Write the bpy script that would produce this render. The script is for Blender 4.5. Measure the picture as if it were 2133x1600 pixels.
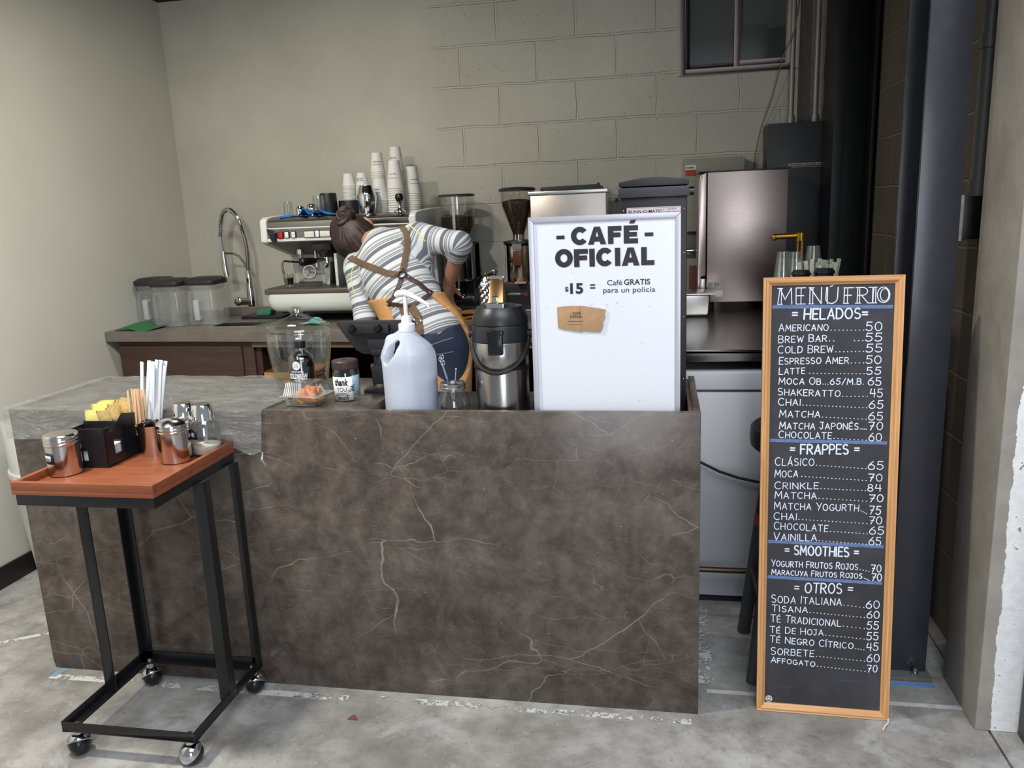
import bpy, bmesh, math, random
import numpy as np
from mathutils import Vector, Matrix
from mathutils.bvhtree import BVHTree
random.seed(7); np.random.seed(7)
SC = bpy.context.scene
for o in list(bpy.data.objects): bpy.data.objects.remove(o)
PI = math.pi
# ------------------------------------------------------------------ camera
F_PX = 1668.997
yaw, pitch, roll = 0.1895908, -0.2147298, -0.0417492
cam = bpy.data.objects.new('camera', bpy.data.cameras.new('camera'))
SC.collection.objects.link(cam); SC.camera = cam
cam.data.sensor_fit = 'HORIZONTAL'; cam.data.sensor_width = 36.0
cam.data.lens = F_PX / 2133 * 36.0
cam.data.clip_start = 0.05; cam.data.clip_end = 60
fw = Vector((-math.sin(yaw)*math.cos(pitch), math.cos(yaw)*math.cos(pitch), math.sin(pitch)))
rt = Vector((math.cos(yaw), math.sin(yaw), 0)); up = rt.cross(fw)
r2 = rt*math.cos(roll) + up*math.sin(roll); u2 = -rt*math.sin(roll) + up*math.cos(roll)
M4 = Matrix.Identity(4)
for i in range(3): M4[i][0], M4[i][1], M4[i][2] = r2[i], u2[i], -fw[i]
M4.translation = (-0.10128, -2.10995, 1.44671)
cam.matrix_world = M4
# ------------------------------------------------------------------ light
SC.view_settings.view_transform = 'Standard'; SC.view_settings.look = 'None'
SC.view_settings.exposure = 0.0; SC.view_settings.gamma = 1.0; SC.view_settings.use_curve_mapping = False
SC.cycles.transparent_max_bounces = 32; SC.cycles.max_bounces = 10
SC.cycles.caustics_reflective = False; SC.cycles.caustics_refractive = False
W = bpy.data.worlds.new('daylight'); SC.world = W; W.use_nodes = True
W.node_tree.nodes['Background'].inputs[0].default_value = (0.84, 0.91, 1.0, 1)
W.node_tree.nodes['Background'].inputs[1].default_value = 0.32
def area(name, loc, tgt, sx, sy, power, col):
    l = bpy.data.lights.new(name, 'AREA'); l.shape = 'RECTANGLE'; l.size, l.size_y = sx, sy
    l.energy = power; l.color = col
    o = bpy.data.objects.new(name, l); SC.collection.objects.link(o); o.location = loc
    o.rotation_euler = (Vector(tgt)-Vector(loc)).to_track_quat('-Z', 'Y').to_euler()
    return o
area('doorway_daylight', (0.7, -2.9, 4.4), (0.1, -0.2, 0.3), 3.0, 2.0, 170, (0.88, 0.93, 1.0))
area('doorway_daylight', (0.5, -4.2, 1.35), (-0.3, 0.5, 1.1), 1.1, 1.9, 40, (0.88, 0.93, 1.0))
area('ceiling_lamp', (-1.80, -0.62, 2.55), (-1.80, -0.62, 0), 0.16, 0.16, 44, (1.0, 0.95, 0.83))
area('ceiling_lamp', (-1.75, 0.75, 2.56), (-1.65, 1.2, 0), 0.35, 0.12, 14, (1.0, 0.95, 0.85))

# ------------------------------------------------------------------ helpers
def link(o): SC.collection.objects.link(o); return o
def tag(o, label=None, cat=None, group=None, kind=None):
    if label: o['label'] = label
    if cat: o['category'] = cat
    if group: o['group'] = group
    if kind: o['kind'] = kind
    return o
def thing(name, label, cat, loc=(0,0,0), rotz=0, group=None, rot=None):
    o = bpy.data.objects.new(name, None); link(o); o.empty_display_size = .05
    o.location = loc; o.rotation_euler = rot if rot else (0,0,rotz)
    return tag(o, label, cat, group)
class MB:
    def __init__(s): s.v=[]; s.f=[]
    def add(s, vs, fs):
        n=len(s.v); s.v += [tuple(v) for v in vs]; s.f += [tuple(i+n for i in f) for f in fs]; return s
    def box(s,x0,x1,y0,y1,z0,z1):
        return s.add([(x,y,z) for z in (z0,z1) for y in (y0,y1) for x in (x0,x1)],
            [(0,2,3,1),(4,5,7,6),(0,1,5,4),(2,6,7,3),(0,4,6,2),(1,3,7,5)])
    def hexa(s, P):   # 8 points: bottom 4 ccw, top 4 ccw
        return s.add(P,[(3,2,1,0),(4,5,6,7),(0,1,5,4),(1,2,6,5),(2,3,7,6),(3,0,4,7)])
    def prism(s, poly, axis, a, b):
        def m(p,t):
            return (t,p[0],p[1]) if axis=='x' else ((p[0],t,p[1]) if axis=='y' else (p[0],p[1],t))
        n=len(poly)
        return s.add([m(p,a) for p in poly]+[m(p,b) for p in poly],
            [tuple(range(n))[::-1], tuple(range(n,2*n))]+[(i,(i+1)%n,(i+1)%n+n,i+n) for i in range(n)])
    def lathe(s, prof, n=32, c=(0,0,0), sx=1, sy=1):
        vs=[];k=len(prof)
        for i in range(n):
            a=2*PI*i/n
            for r,z in prof: vs.append((c[0]+r*math.cos(a)*sx,c[1]+r*math.sin(a)*sy,c[2]+z))
        fs=[]
        for i in range(n):
            j=(i+1)%n
            for q in range(k-1):
                fs.append((i*k+q,j*k+q,j*k+q+1,i*k+q+1))
        s.add(vs,fs)
        b=len(s.v)-n*k
        if prof[0][0]>1e-6: s.f.append(tuple(b+i*k for i in range(n))[::-1]) if getattr(s,'cap',True) else None
        if prof[-1][0]>1e-6: s.f.append(tuple(b+i*k+k-1 for i in range(n))) if getattr(s,'cap',True) else None
        return s
    def open(s): s.cap=False; return s
    def tube(s, pts, r, n=10, closed=False, caps=True):
        P=[Vector(p) for p in pts]; m=len(P)
        R=r if isinstance(r,(list,tuple)) else [r]*m
        vs=[]; prev=None
        for i in range(m):
            a=P[(i-1)%m] if (closed or i>0) else P[i]; b=P[(i+1)%m] if (closed or i<m-1) else P[i]
            t=(b-a).normalized()
            if prev is None:
                h=Vector((0,0,1)) if abs(t.z)<.9 else Vector((1,0,0)); u=t.cross(h).normalized()
            else:
                u=(prev-t*prev.dot(t)).normalized()
            prev=u; w=t.cross(u)
            for k in range(n):
                g=2*PI*k/n; vs.append(P[i]+(u*math.cos(g)+w*math.sin(g))*R[i])
        fs=[]
        for i in range(m if closed else m-1):
            j=(i+1)%m
            for k in range(n): fs.append((i*n+k,i*n+(k+1)%n,j*n+(k+1)%n,j*n+k))
        if caps and not closed: fs += [tuple(range(n))[::-1], tuple((m-1)*n+k for k in range(n))]
        return s.add(vs,fs)
    def cyl(s,p0,p1,r0,r1=None,n=20): return s.tube([p0,p1],[r0,r0 if r1 is None else r1],n)
    def ell(s,c,rx,ry,rz,nu=20,nv=12):
        prof=[(math.sin(PI*i/nv),-math.cos(PI*i/nv)) for i in range(nv+1)]
        prof[0]=(0,-1);prof[-1]=(0,1)
        vs=[];k=nv+1
        for i in range(nu):
            a=2*PI*i/nu
            for r,z in prof: vs.append((c[0]+r*math.cos(a)*rx,c[1]+r*math.sin(a)*ry,c[2]+z*rz))
        return s.add(vs,[(i*k+q,((i+1)%nu)*k+q,((i+1)%nu)*k+q+1,i*k+q+1) for i in range(nu) for q in range(nv)])
    def grid(s, fn, nu, nv):
        vs=[fn(i/nu,j/nv) for j in range(nv+1) for i in range(nu+1)]
        return s.add(vs,[(j*(nu+1)+i,j*(nu+1)+i+1,(j+1)*(nu+1)+i+1,(j+1)*(nu+1)+i) for j in range(nv) for i in range(nu)])
    def ribbon(s, pts, nrm, w, th):
        """flat strap along pts, nrm = list of normals"""
        P=[Vector(p) for p in pts]; m=len(P); vs=[]
        for i in range(m):
            t=(P[min(i+1,m-1)]-P[max(i-1,0)]).normalized(); N=Vector(nrm[i]).normalized(); sd=t.cross(N).normalized()*w/2
            vs += [P[i]-sd, P[i]+sd, P[i]+sd+N*th, P[i]-sd+N*th]
        fs=[(0,1,2,3)[::-1], tuple((m-1)*4+k for k in range(4))]
        for i in range(m-1):
            for k in range(4): fs.append((i*4+k,i*4+(k+1)%4,(i+1)*4+(k+1)%4,(i+1)*4+k))
        return s.add(vs,fs)
    def xf(s, M): s.v=[tuple(M @ Vector(v)) for v in s.v]; return s
    def build(s, name, m, parent=None, bevel=0, seg=2, ang=35, solid=0, sub=0, loc=None, rot=None):
        me=bpy.data.meshes.new(name); me.from_pydata(s.v,[],s.f); me.validate(); me.update()
        bm=bmesh.new(); bm.from_mesh(me); bmesh.ops.remove_doubles(bm,verts=bm.verts,dist=1e-6)
        bmesh.ops.recalc_face_normals(bm,faces=bm.faces)
        if bevel:
            es=[e for e in bm.edges if len(e.link_faces)==2 and e.calc_face_angle(0)>math.radians(40)]
            try: bmesh.ops.bevel(bm,geom=es,offset=bevel,segments=seg,profile=.6,affect='EDGES',clamp_overlap=True)
            except Exception: pass
        bm.to_mesh(me); bm.free()
        me.polygons.foreach_set('use_smooth',[True]*len(me.polygons))
        me.set_sharp_from_angle(angle=math.radians(ang))
        o=link(bpy.data.objects.new(name,me))
        for mm in (m if isinstance(m,(list,tuple)) else [m]): me.materials.append(mm)
        if parent: o.parent=parent
        if loc: o.location=loc
        if rot: o.rotation_euler=rot
        if solid:
            q=o.modifiers.new('thickness','SOLIDIFY'); q.thickness=solid; q.offset=0
        if sub:
            q=o.modifiers.new('round','SUBSURF'); q.levels=sub; q.render_levels=sub
        return o
def copy_tree(o, parent=None):
    c=o.copy(); SC.collection.objects.link(c)
    if parent: c.parent=parent
    for ch in o.children: copy_tree(ch,c)
    return c
# ------------------------------------------------------------------ materials
class NT:
    def __init__(s,name):
        s.m=bpy.data.materials.new(name); s.m.use_nodes=True; s.t=s.m.node_tree; s.t.nodes.clear()
        s.out=s.n('ShaderNodeOutputMaterial')
    def n(s,ty,ins={},**kw):
        x=s.t.nodes.new(ty)
        for k,v in kw.items(): setattr(x,k,v)
        for k,v in ins.items():
            if hasattr(v,'is_output'): s.t.links.new(v,x.inputs[k])
            else: x.inputs[k].default_value=v
        return x
    def obj(s): return s.n('ShaderNodeTexCoord').outputs['Object']
    def noise(s,scale,detail=4,rough=.55,vec=None,dist=0):
        return s.n('ShaderNodeTexNoise',{'Scale':scale,'Detail':detail,'Roughness':rough,'Distortion':dist,'Vector':vec or s.obj()}).outputs[0]
    def ramp(s,fac,stops,interp='LINEAR'):
        r=s.n('ShaderNodeValToRGB',{'Fac':fac}); cr=r.color_ramp; cr.interpolation=interp
        while len(cr.elements)<len(stops): cr.elements.new(.5)
        for e,(p,c) in zip(cr.elements,stops):
            e.position=p; e.color=tuple(c)+(1,) if len(c)==3 else c
        return r.outputs[0]
    def math(s,op,a,b=0.0,c=0.0,clamp=False): return s.n('ShaderNodeMath',{0:a,1:b,2:c},operation=op,use_clamp=clamp).outputs[0]
    def mix(s,f,a,b,mode='MIX'):
        x=s.n('ShaderNodeMix',data_type='RGBA',blend_type=mode)
        for i,v in ((0,f),(6,a),(7,b)):
            if hasattr(v,'is_output'): s.t.links.new(v,x.inputs[i])
            else: x.inputs[i].default_value=(tuple(v)+(1,) if (i and len(v)==3) else v)
        return x.outputs[2]
    def bump(s,h,st=.3,d=.01): return s.n('ShaderNodeBump',{'Height':h,'Strength':st,'Distance':d}).outputs[0]
    def bsdf(s,**k):
        ins={}
        nm={'color':'Base Color','rough':'Roughness','metal':'Metallic','normal':'Normal','spec':'Specular IOR Level','trans':'Transmission Weight','ior':'IOR','coat':'Coat Weight','sss':'Subsurface Weight','alpha':'Alpha','emit':'Emission Color','es':'Emission Strength','sheen':'Sheen Weight','aniso':'Anisotropic'}
        for a,v in k.items():
            if a in('color','emit') and not hasattr(v,'is_output') and len(v)==3: v=tuple(v)+(1,)
            ins[nm[a]]=v
        return s.n('ShaderNodeBsdfPrincipled',ins).outputs[0]
    def done(s,sh): s.t.links.new(sh,s.out.inputs[0]); return s.m
def S(h):  # sRGB hex/255 triple to linear
    return tuple(((c/255)/12.92 if c/255<=.04045 else ((c/255+.055)/1.055)**2.4) for c in h)
def pm(name,rgb,rough=.5,metal=0,var=.12,scale=30,bump=.05,coat=0,stretch=None,**k):
    """procedural painted / solid surface with mottling"""
    t=NT(name); c=S(rgb); v=t.obj()
    if stretch: v=t.n('ShaderNodeMapping',{'Vector':v,'Scale':stretch}).outputs[0]
    n=t.noise(scale,5,.6,v)
    lo=tuple(x*(1-var) for x in c); hi=tuple(min(1,x*(1+var)) for x in c)
    col=t.ramp(n,[(.3,lo),(.7,hi)])
    rg=t.math('MULTIPLY_ADD',n,.15,max(0,rough-.075))
    kk=dict(color=col,rough=rg,metal=metal,coat=coat); kk.update(k)
    if bump: kk['normal']=t.bump(n,bump,.004)
    return t.done(t.bsdf(**kk))
def thin_glass(name,tint=(.95,.97,.97),spec=.08,rough=.02,body=0.0,bodycol=(.8,.85,.85)):
    t=NT(name)
    tr=t.n('ShaderNodeBsdfTransparent',{'Color':tuple(tint)+(1,)}).outputs[0]
    gl=t.n('ShaderNodeBsdfGlossy',{'Roughness':rough,'Color':(1,1,1,1)}).outputs[0]
    lw=t.n('ShaderNodeLayerWeight',{'Blend':.25}).outputs['Facing']
    f=t.math('MULTIPLY_ADD',t.math('POWER',lw,2.0),.75,spec,clamp=True)
    sh=t.n('ShaderNodeMixShader',{0:f,1:tr,2:gl}).outputs[0]
    if body:
        df=t.n('ShaderNodeBsdfTranslucent' if body<0 else 'ShaderNodeBsdfDiffuse',{'Color':tuple(bodycol)+(1,)}).outputs[0]
        sh=t.n('ShaderNodeMixShader',{0:abs(body),1:sh,2:df}).outputs[0]
    return t.done(sh)
def metal(name,rgb,rough=.25,stretch=(1,1,60),var=.1,scale=12,bump=.03):
    return pm(name,rgb,rough,1,var,scale,bump,stretch=stretch)

steel=metal('brushed_steel',(205,202,200),.28)
steel_v=metal('brushed_steel_vertical',(200,197,195),.3,(40,40,1))
chrome=metal('chrome',(225,225,225),.06,(1,1,1),.03,8,0)
black_paint=pm('black_painted_metal',(24,24,26),.35,0,.2,60,.03)
black_plastic=pm('black_plastic',(26,26,29),.45,0,.15,80,.04)
black_gloss=pm('black_gloss_plastic',(20,20,23),.22,0,.1,40,.01)
white_plastic=pm('white_plastic',(222,224,224),.35,0,.03,20,.01)
white_paper=pm('white_paper',(232,230,226),.75,0,.03,40,.03)
ink=pm('black_ink',(34,30,36),.5,0,.1,40,0)
chalk=pm('chalk_marker_white',(226,234,255),.8,0,.08,160,.02)
rubber=pm('dark_rubber',(30,30,32),.7,0,.15,60,.03)
glass=thin_glass('clear_glass')
clear_plastic=thin_glass('clear_plastic',(.93,.95,.95),.08,.08,.03)

def mat_plaster_block(name, base, pit, mort, blocks_from=None, x0=-0.725, z0=2.275, swap=False, rough=.75, big=.12):
    """painted concrete block with tooled joints; plain plaster left of blocks_from"""
    t=NT(name); v=t.obj(); sp=t.n('ShaderNodeSeparateXYZ',{0:v})
    h=sp.outputs[1] if swap else sp.outputs[0]
    wob=t.math('MULTIPLY_ADD',t.noise(7,3,.5,v),.016,-.008)
    hx=t.math('ADD',t.math('SUBTRACT',h,x0),wob); hz=t.math('ADD',t.math('SUBTRACT',sp.outputs[2],z0),wob)
    cv=t.n('ShaderNodeCombineXYZ',{0:t.math('ADD',hx,40.0),1:t.math('ADD',hz,20.0)}).outputs[0]
    br=t.n('ShaderNodeTexBrick',{'Vector':cv,'Scale':1.0,'Mortar Size':.0065,'Mortar Smooth':.35,'Brick Width':.4,'Row Height':.2,'Bias':0.0})
    br.offset=.5; br.offset_frequency=2
    fac=br.outputs['Fac']
    if blocks_from is not None:
        edge=t.math('MULTIPLY_ADD',t.noise(3,3,.6,v),.08,blocks_from-.04)
        on=t.math('SMOOTH_MIN',t.math('MULTIPLY',t.math('SUBTRACT',h,edge),14.0),1.0,.2)
        on=t.math('MAXIMUM',on,0.0)
        fac=t.math('MULTIPLY',fac,on)
    else: on=1.0
    c=S(base); n1=t.noise(1.3,5,.6,v); n2=t.noise(55,4,.6,v); n3=t.noise(110,2,.5,v)
    col=t.ramp(n1,[(.3,tuple(x*(1-big) for x in c)),(.7,tuple(x*(1+big) for x in c))])
    col=t.mix(t.math('MULTIPLY',fac,.8),col,S(mort))
    pits=t.math('MULTIPLY',t.math('GREATER_THAN',t.noise(75,1,.5,v),.735),on)
    col=t.mix(t.math('MULTIPLY',pits,.4),col,S(pit))
    hgt=t.math('SUBTRACT',t.math('MULTIPLY_ADD',n2,.18,t.math('MULTIPLY',n3,.05)),t.math('ADD',t.math('MULTIPLY',fac,1.6),t.math('MULTIPLY',pits,.15)))
    return t.done(t.bsdf(color=col,rough=rough,normal=t.bump(hgt,.85,.006),spec=.3))
wall_back_m=mat_plaster_block('painted_block_wall',(191,188,176),(110,106,96),(196,193,181),-1.29)
wall_right_m=mat_plaster_block('bare_block_wall',(92,86,78),(48,45,40),(116,110,100),None,x0=.1,swap=True,rough=.9,big=.25)
wall_left_m=pm('painted_plaster_wall',(204,202,191),.7,0,.035,2.2,.05)
def mat_floor():
    t=NT('worn_concrete_floor'); v=t.obj()
    n1=t.noise(1.6,8,.62,v,.4); n2=t.noise(9,6,.65,v); n3=t.noise(70,4,.7,v); n4=t.noise(3.2,5,.7,v,1.2)
    col=t.ramp(n1,[(.30,S((126,123,118))),(.48,S((162,159,155))),(.68,S((196,195,192)))])
    col=t.mix(t.ramp(n2,[(.42,(0,0,0)),(.68,(.75,.75,.75))]),col,S((110,106,101)))
    col=t.mix(t.ramp(n4,[(.56,(0,0,0)),(.68,(.7,.7,.7))]),col,S((184,184,184)))
    col=t.mix(t.ramp(n3,[(.60,(0,0,0)),(.72,(.7,.7,.7))]),col,S((84,80,76)))
    vo=t.n('ShaderNodeTexVoronoi',{'Vector':v,'Scale':26.0}).outputs[0]
    col=t.mix(t.ramp(vo,[(.04,(.5,.5,.5)),(.09,(0,0,0))]),col,S((212,210,206)))
    hg=t.math('MULTIPLY_ADD',n3,.4,n2)
    return t.done(t.bsdf(color=col,rough=t.math('MULTIPLY_ADD',n2,.3,.42),normal=t.bump(hg,.25,.006)))
floor_m=mat_floor()
def mat_marble():
    t=NT('dark_veined_marble'); v=t.obj()
    w=t.n('ShaderNodeTexNoise',{'Vector':v,'Scale':2.6,'Detail':5.0,'Roughness':.6})
    wv=t.n('ShaderNodeVectorMath',{0:w.outputs['Color'],1:(.5,.5,.5)},operation='SUBTRACT').outputs[0]
    wv=t.n('ShaderNodeVectorMath',{0:wv,'Scale':.42},operation='SCALE').outputs[0]
    p=t.n('ShaderNodeVectorMath',{0:v,1:wv},operation='ADD').outputs[0]
    st=t.n('ShaderNodeMapping',{'Vector':p,'Rotation':(.0,.75,.0),'Scale':(1.0,1.0,.55)}).outputs[0]
    n1=t.noise(6.0,9,.74,v,.25); n2=t.noise(24,5,.7,v); n0=t.noise(1.1,3,.5,v)
    base=t.ramp(n1,[(.28,S((52,44,38))),(.45,S((74,65,58))),(.58,S((94,84,76))),(.74,S((124,114,104)))])
    base=t.mix(t.ramp(n2,[(.45,(0,0,0)),(.8,(.35,.35,.35))]),base,S((128,119,112)))
    def vein(vec,scale,w0,amt,col,base,mscale,m0):
        d=t.n('ShaderNodeTexVoronoi',{'Vector':vec,'Scale':scale},feature='DISTANCE_TO_EDGE').outputs[0]
        a=t.ramp(d,[(0,(1,1,1)),(w0,(0,0,0))])
        mk=t.ramp(t.noise(mscale,3,.6,v),[(m0,(0,0,0)),(m0+.12,(1,1,1))])
        return t.mix(t.math('MULTIPLY',t.math('MULTIPLY',a,mk),amt),base,col)
    wl=t.n('ShaderNodeVectorMath',{0:t.n('ShaderNodeVectorMath',{0:t.n('ShaderNodeTexNoise',{'Vector':v,'Scale':5.0,'Detail':3.0}).outputs['Color'],1:(.5,.5,.5)},operation='SUBTRACT').outputs[0],'Scale':.10},operation='SCALE').outputs[0]
    pl=t.n('ShaderNodeVectorMath',{0:v,1:wl},operation='ADD').outputs[0]
    sa=t.n('ShaderNodeMapping',{'Vector':pl,'Rotation':(.0,.75,.0),'Scale':(.45,1.0,1.35)}).outputs[0]
    sb=t.n('ShaderNodeMapping',{'Vector':pl,'Rotation':(.0,-.95,.0),'Scale':(.5,1.0,1.2),'Location':(3,1,2)}).outputs[0]
    base=vein(sa,2.6,.0036,.9,S((160,150,140)),base,2.3,.47)
    base=vein(sb,3.3,.0034,.8,S((150,140,130)),base,2.9,.48)
    sc_=t.n('ShaderNodeMapping',{'Vector':pl,'Rotation':(.0,.5,.0),'Scale':(.28,1.0,1.5),'Location':(7,2,5)}).outputs[0]
    base=vein(sc_,5.0,.0030,.7,S((166,156,146)),base,2.7,.49)
    base=vein(sa,6.5,.0045,.6,S((142,132,122)),base,3.6,.52)
    base=vein(sb,9.0,.006,.5,S((138,128,118)),base,4.1,.54)
    spk=t.noise(150,2,.5,v)
    base=t.mix(t.ramp(spk,[(.70,(0,0,0)),(.76,(.8,.8,.8))]),base,S((190,182,172)))
    return t.done(t.bsdf(color=base,rough=t.math('MULTIPLY_ADD',n2,.2,.14),spec=.45))
marble=mat_marble()
def mat_wood(name,a,b,scale=(1,1,14),rough=.5,ring=6.0,coat=0):
    t=NT(name); v=t.n('ShaderNodeMapping',{'Vector':t.obj(),'Scale':scale}).outputs[0]
    n=t.noise(ring,6,.6,v,1.2); n2=t.noise(ring*6,3,.6,v)
    col=t.ramp(t.math('MULTIPLY_ADD',n2,.3,t.math('MULTIPLY',n,.8)),[(.35,S(a)),(.7,S(b))])
    return t.done(t.bsdf(color=col,rough=rough,normal=t.bump(n2,.15,.002),coat=coat))
oak_v=mat_wood('oak_frame_upright',(196,138,84),(230,178,122),(30,30,1.2),.45,2.2)
oak_h=mat_wood('oak_frame_rail',(192,136,84),(228,176,122),(1.2,30,30),.45,2.2)
tray_wood=mat_wood('orange_stained_wood',(122,64,38),(146,83,53),(2,14,14),.42,1.6)
brown_wood=mat_wood('dark_brown_cabinet',(58,40,33),(74,53,44),(1,10,10),.5,3)
crate_wood=mat_wood('light_crate_wood',(176,124,66),(206,156,96),(1,14,14),.55,3)
stir_wood=mat_wood('birch_stick',(216,172,128),(236,200,160),(20,20,1),.6,3)

# ------------------------------------------------------------------ the room
def struct(name,mb,m,parent=None,**k):
    o=mb.build(name,m,parent,**k)
    if not parent: o['kind']='structure'
    return o
def TH(name,label,cat,mb,m,group=None,**k):
    return tag(mb.build(name,m,None,**k),label,cat,group)
fl=MB().box(-3.2,.774,-4.2,2.4,-.12,0).box(.781,2.4,-4.2,2.4,-.12,0).box(.774,.781,-4.2,2.4,-.12,-.012)
struct('floor',fl,floor_m)
struct('wall_left',MB().box(-2.92,-2.79,-1.9,2.3,0,2.62),wall_left_m)
struct('baseboard_left',MB().box(-2.79,-2.778,-1.9,2.17,0,.09),pm('black_baseboard',(30,28,27),.5),bevel=.003)
wb=MB()   # back wall with an opening for the window
for b in ((-2.92,-.025,0,2.62),(-.025,.545,0,2.052),(.545,.95,0,2.62),(-.025,.545,2.56,2.62)):
    wb.box(b[0],b[1],2.17,2.33,b[2],b[3])
struct('wall_back',wb,wall_back_m)
struct('wall_right',MB().box(.82,.98,.25,2.17,0,2.62),wall_right_m)
struct('ceiling',MB().box(-2.92,.98,-.55,2.33,2.62,2.70),pm('black_ceiling',(20,19,20),.8))
# concrete pier with a white painted front
def mat_pier():
    t=NT('bare_and_painted_pier'); v=t.obj(); sp=t.n('ShaderNodeSeparateXYZ',{0:v})
    n=t.noise(4,6,.65,v); n2=t.noise(40,4,.6,v)
    grey=t.ramp(n,[(.3,S((142,136,127))),(.7,S((172,166,157)))])
    white=t.ramp(n2,[(.3,S((232,232,232))),(.7,S((250,250,250)))])
    e=t.math('MULTIPLY_ADD',t.noise(11,5,.7,v),.035,.757)
    on=t.math('MULTIPLY',t.math('GREATER_THAN',sp.outputs[0],e),t.math('LESS_THAN',sp.outputs[1],.05))
    on=t.math('MULTIPLY',on,t.math('LESS_THAN',n2,.66))
    rgh=t.math('MULTIPLY_ADD',on,-.2,.85)
    return t.done(t.bsdf(color=t.mix(on,grey,white),rough=rgh,normal=t.bump(t.math('MULTIPLY_ADD',n2,.5,n),.35,.008)))
struct('pillar_right',MB().box(.74,1.05,.02,.28,0,2.9),mat_pier(),bevel=.006)
struct('trim_1',MB().box(.845,.90,-.05,.015,0,2.9).box(.845,.857,-.09,-.05,0,2.9),pm('dark_door_track',(62,58,60),.5),bevel=.003)
# steel columns
colm=pm('dark_blue_steel_column',(46,47,54),.26,0,.08,14,.02)
cb=MB().box(.582,.690,.28,.293,.012,2.62).box(.63,.642,.293,.47,.012,2.62).box(.582,.690,.47,.483,.012,2.62)
struct('column_front',cb,colm,bevel=.0015)
bp=MB().box(.53,.70,.24,.52,0,.012); 
bpo=struct('trim_2',bp,pm('dirty_base_plate',(96,94,92),.6),bevel=.002)
MB().cyl((.655,.262,.012),(.655,.262,.020),.011,n=6).cyl((.655,.262,.020),(.655,.262,.034),.006).build('anchor_bolt',steel,bpo)
cb=MB().box(.634,.648,1.74,1.99,0,2.62).box(.648,.79,1.845,1.86,0,2.62).box(.79,.804,1.74,1.99,0,2.62).box(.634,.680,1.735,1.745,0,2.62)
struct('column_back',cb,pm('black_steel_column',(22,22,24),.45,0,.1,20,.02),bevel=.0015)
# floor joint, chalky line and tape
def mat_worn(name,rgb,lo):
    t=NT(name); v=t.obj(); n=t.math('MULTIPLY_ADD',t.noise(60,4,.7,v),.5,t.math('MULTIPLY',t.noise(9,3,.6,v),.5))
    a=t.ramp(n,[(lo,(0,0,0)),(lo+.06,(1,1,1))])
    return t.done(t.n('ShaderNodeMixShader',{0:a,1:t.n('ShaderNodeBsdfTransparent').outputs[0],2:t.bsdf(color=S(rgb),rough=.8)}).outputs[0])
worn=mat_worn('worn_white_floor_paint',(206,206,200),.47)
struct('trim_3',MB().box(-2.09,-1.05,-.062,-.036,0,.0012).box(-.95,-.02,-.05,-.026,0,.0012),worn)
struct('trim_4',MB().box(.03,.74,.112,.128,0,.0015),pm('slab_joint_filler',(190,188,184),.8,0,.2,40))
struct('trim_5',MB().box(.005,.055,.16,.62,0,.001),worn)
struct('trim_6',MB().hexa([(-2.72,-.05,0),(-2.69,-.05,0),(-2.2,.26,0),(-2.22,.275,0),(-2.72,-.05,.001),(-2.69,-.05,.001),(-2.2,.26,.001),(-2.22,.275,.001)]),worn)
blue=pm('blue_masking_tape',(96,138,190),.7,0,.15,50)
TH('masking_tape','torn strip of blue masking tape at the left foot of the counter','tape',
   MB().hexa([(-2.095,-.05,.0005),(-2.072,-.052,.0005),(-2.055,-.006,.0005),(-2.085,-.004,.0005),(-2.095,-.05,.0016),(-2.072,-.052,.0016),(-2.055,-.006,.0016),(-2.085,-.004,.0016)]),pm('faded_blue_tape',(128,150,172),.7))
TH('masking_tape','blue masking tape across the floor in front of the dark steel column','tape',MB().box(.50,.70,.213,.233,.0005,.0016),blue)
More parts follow.
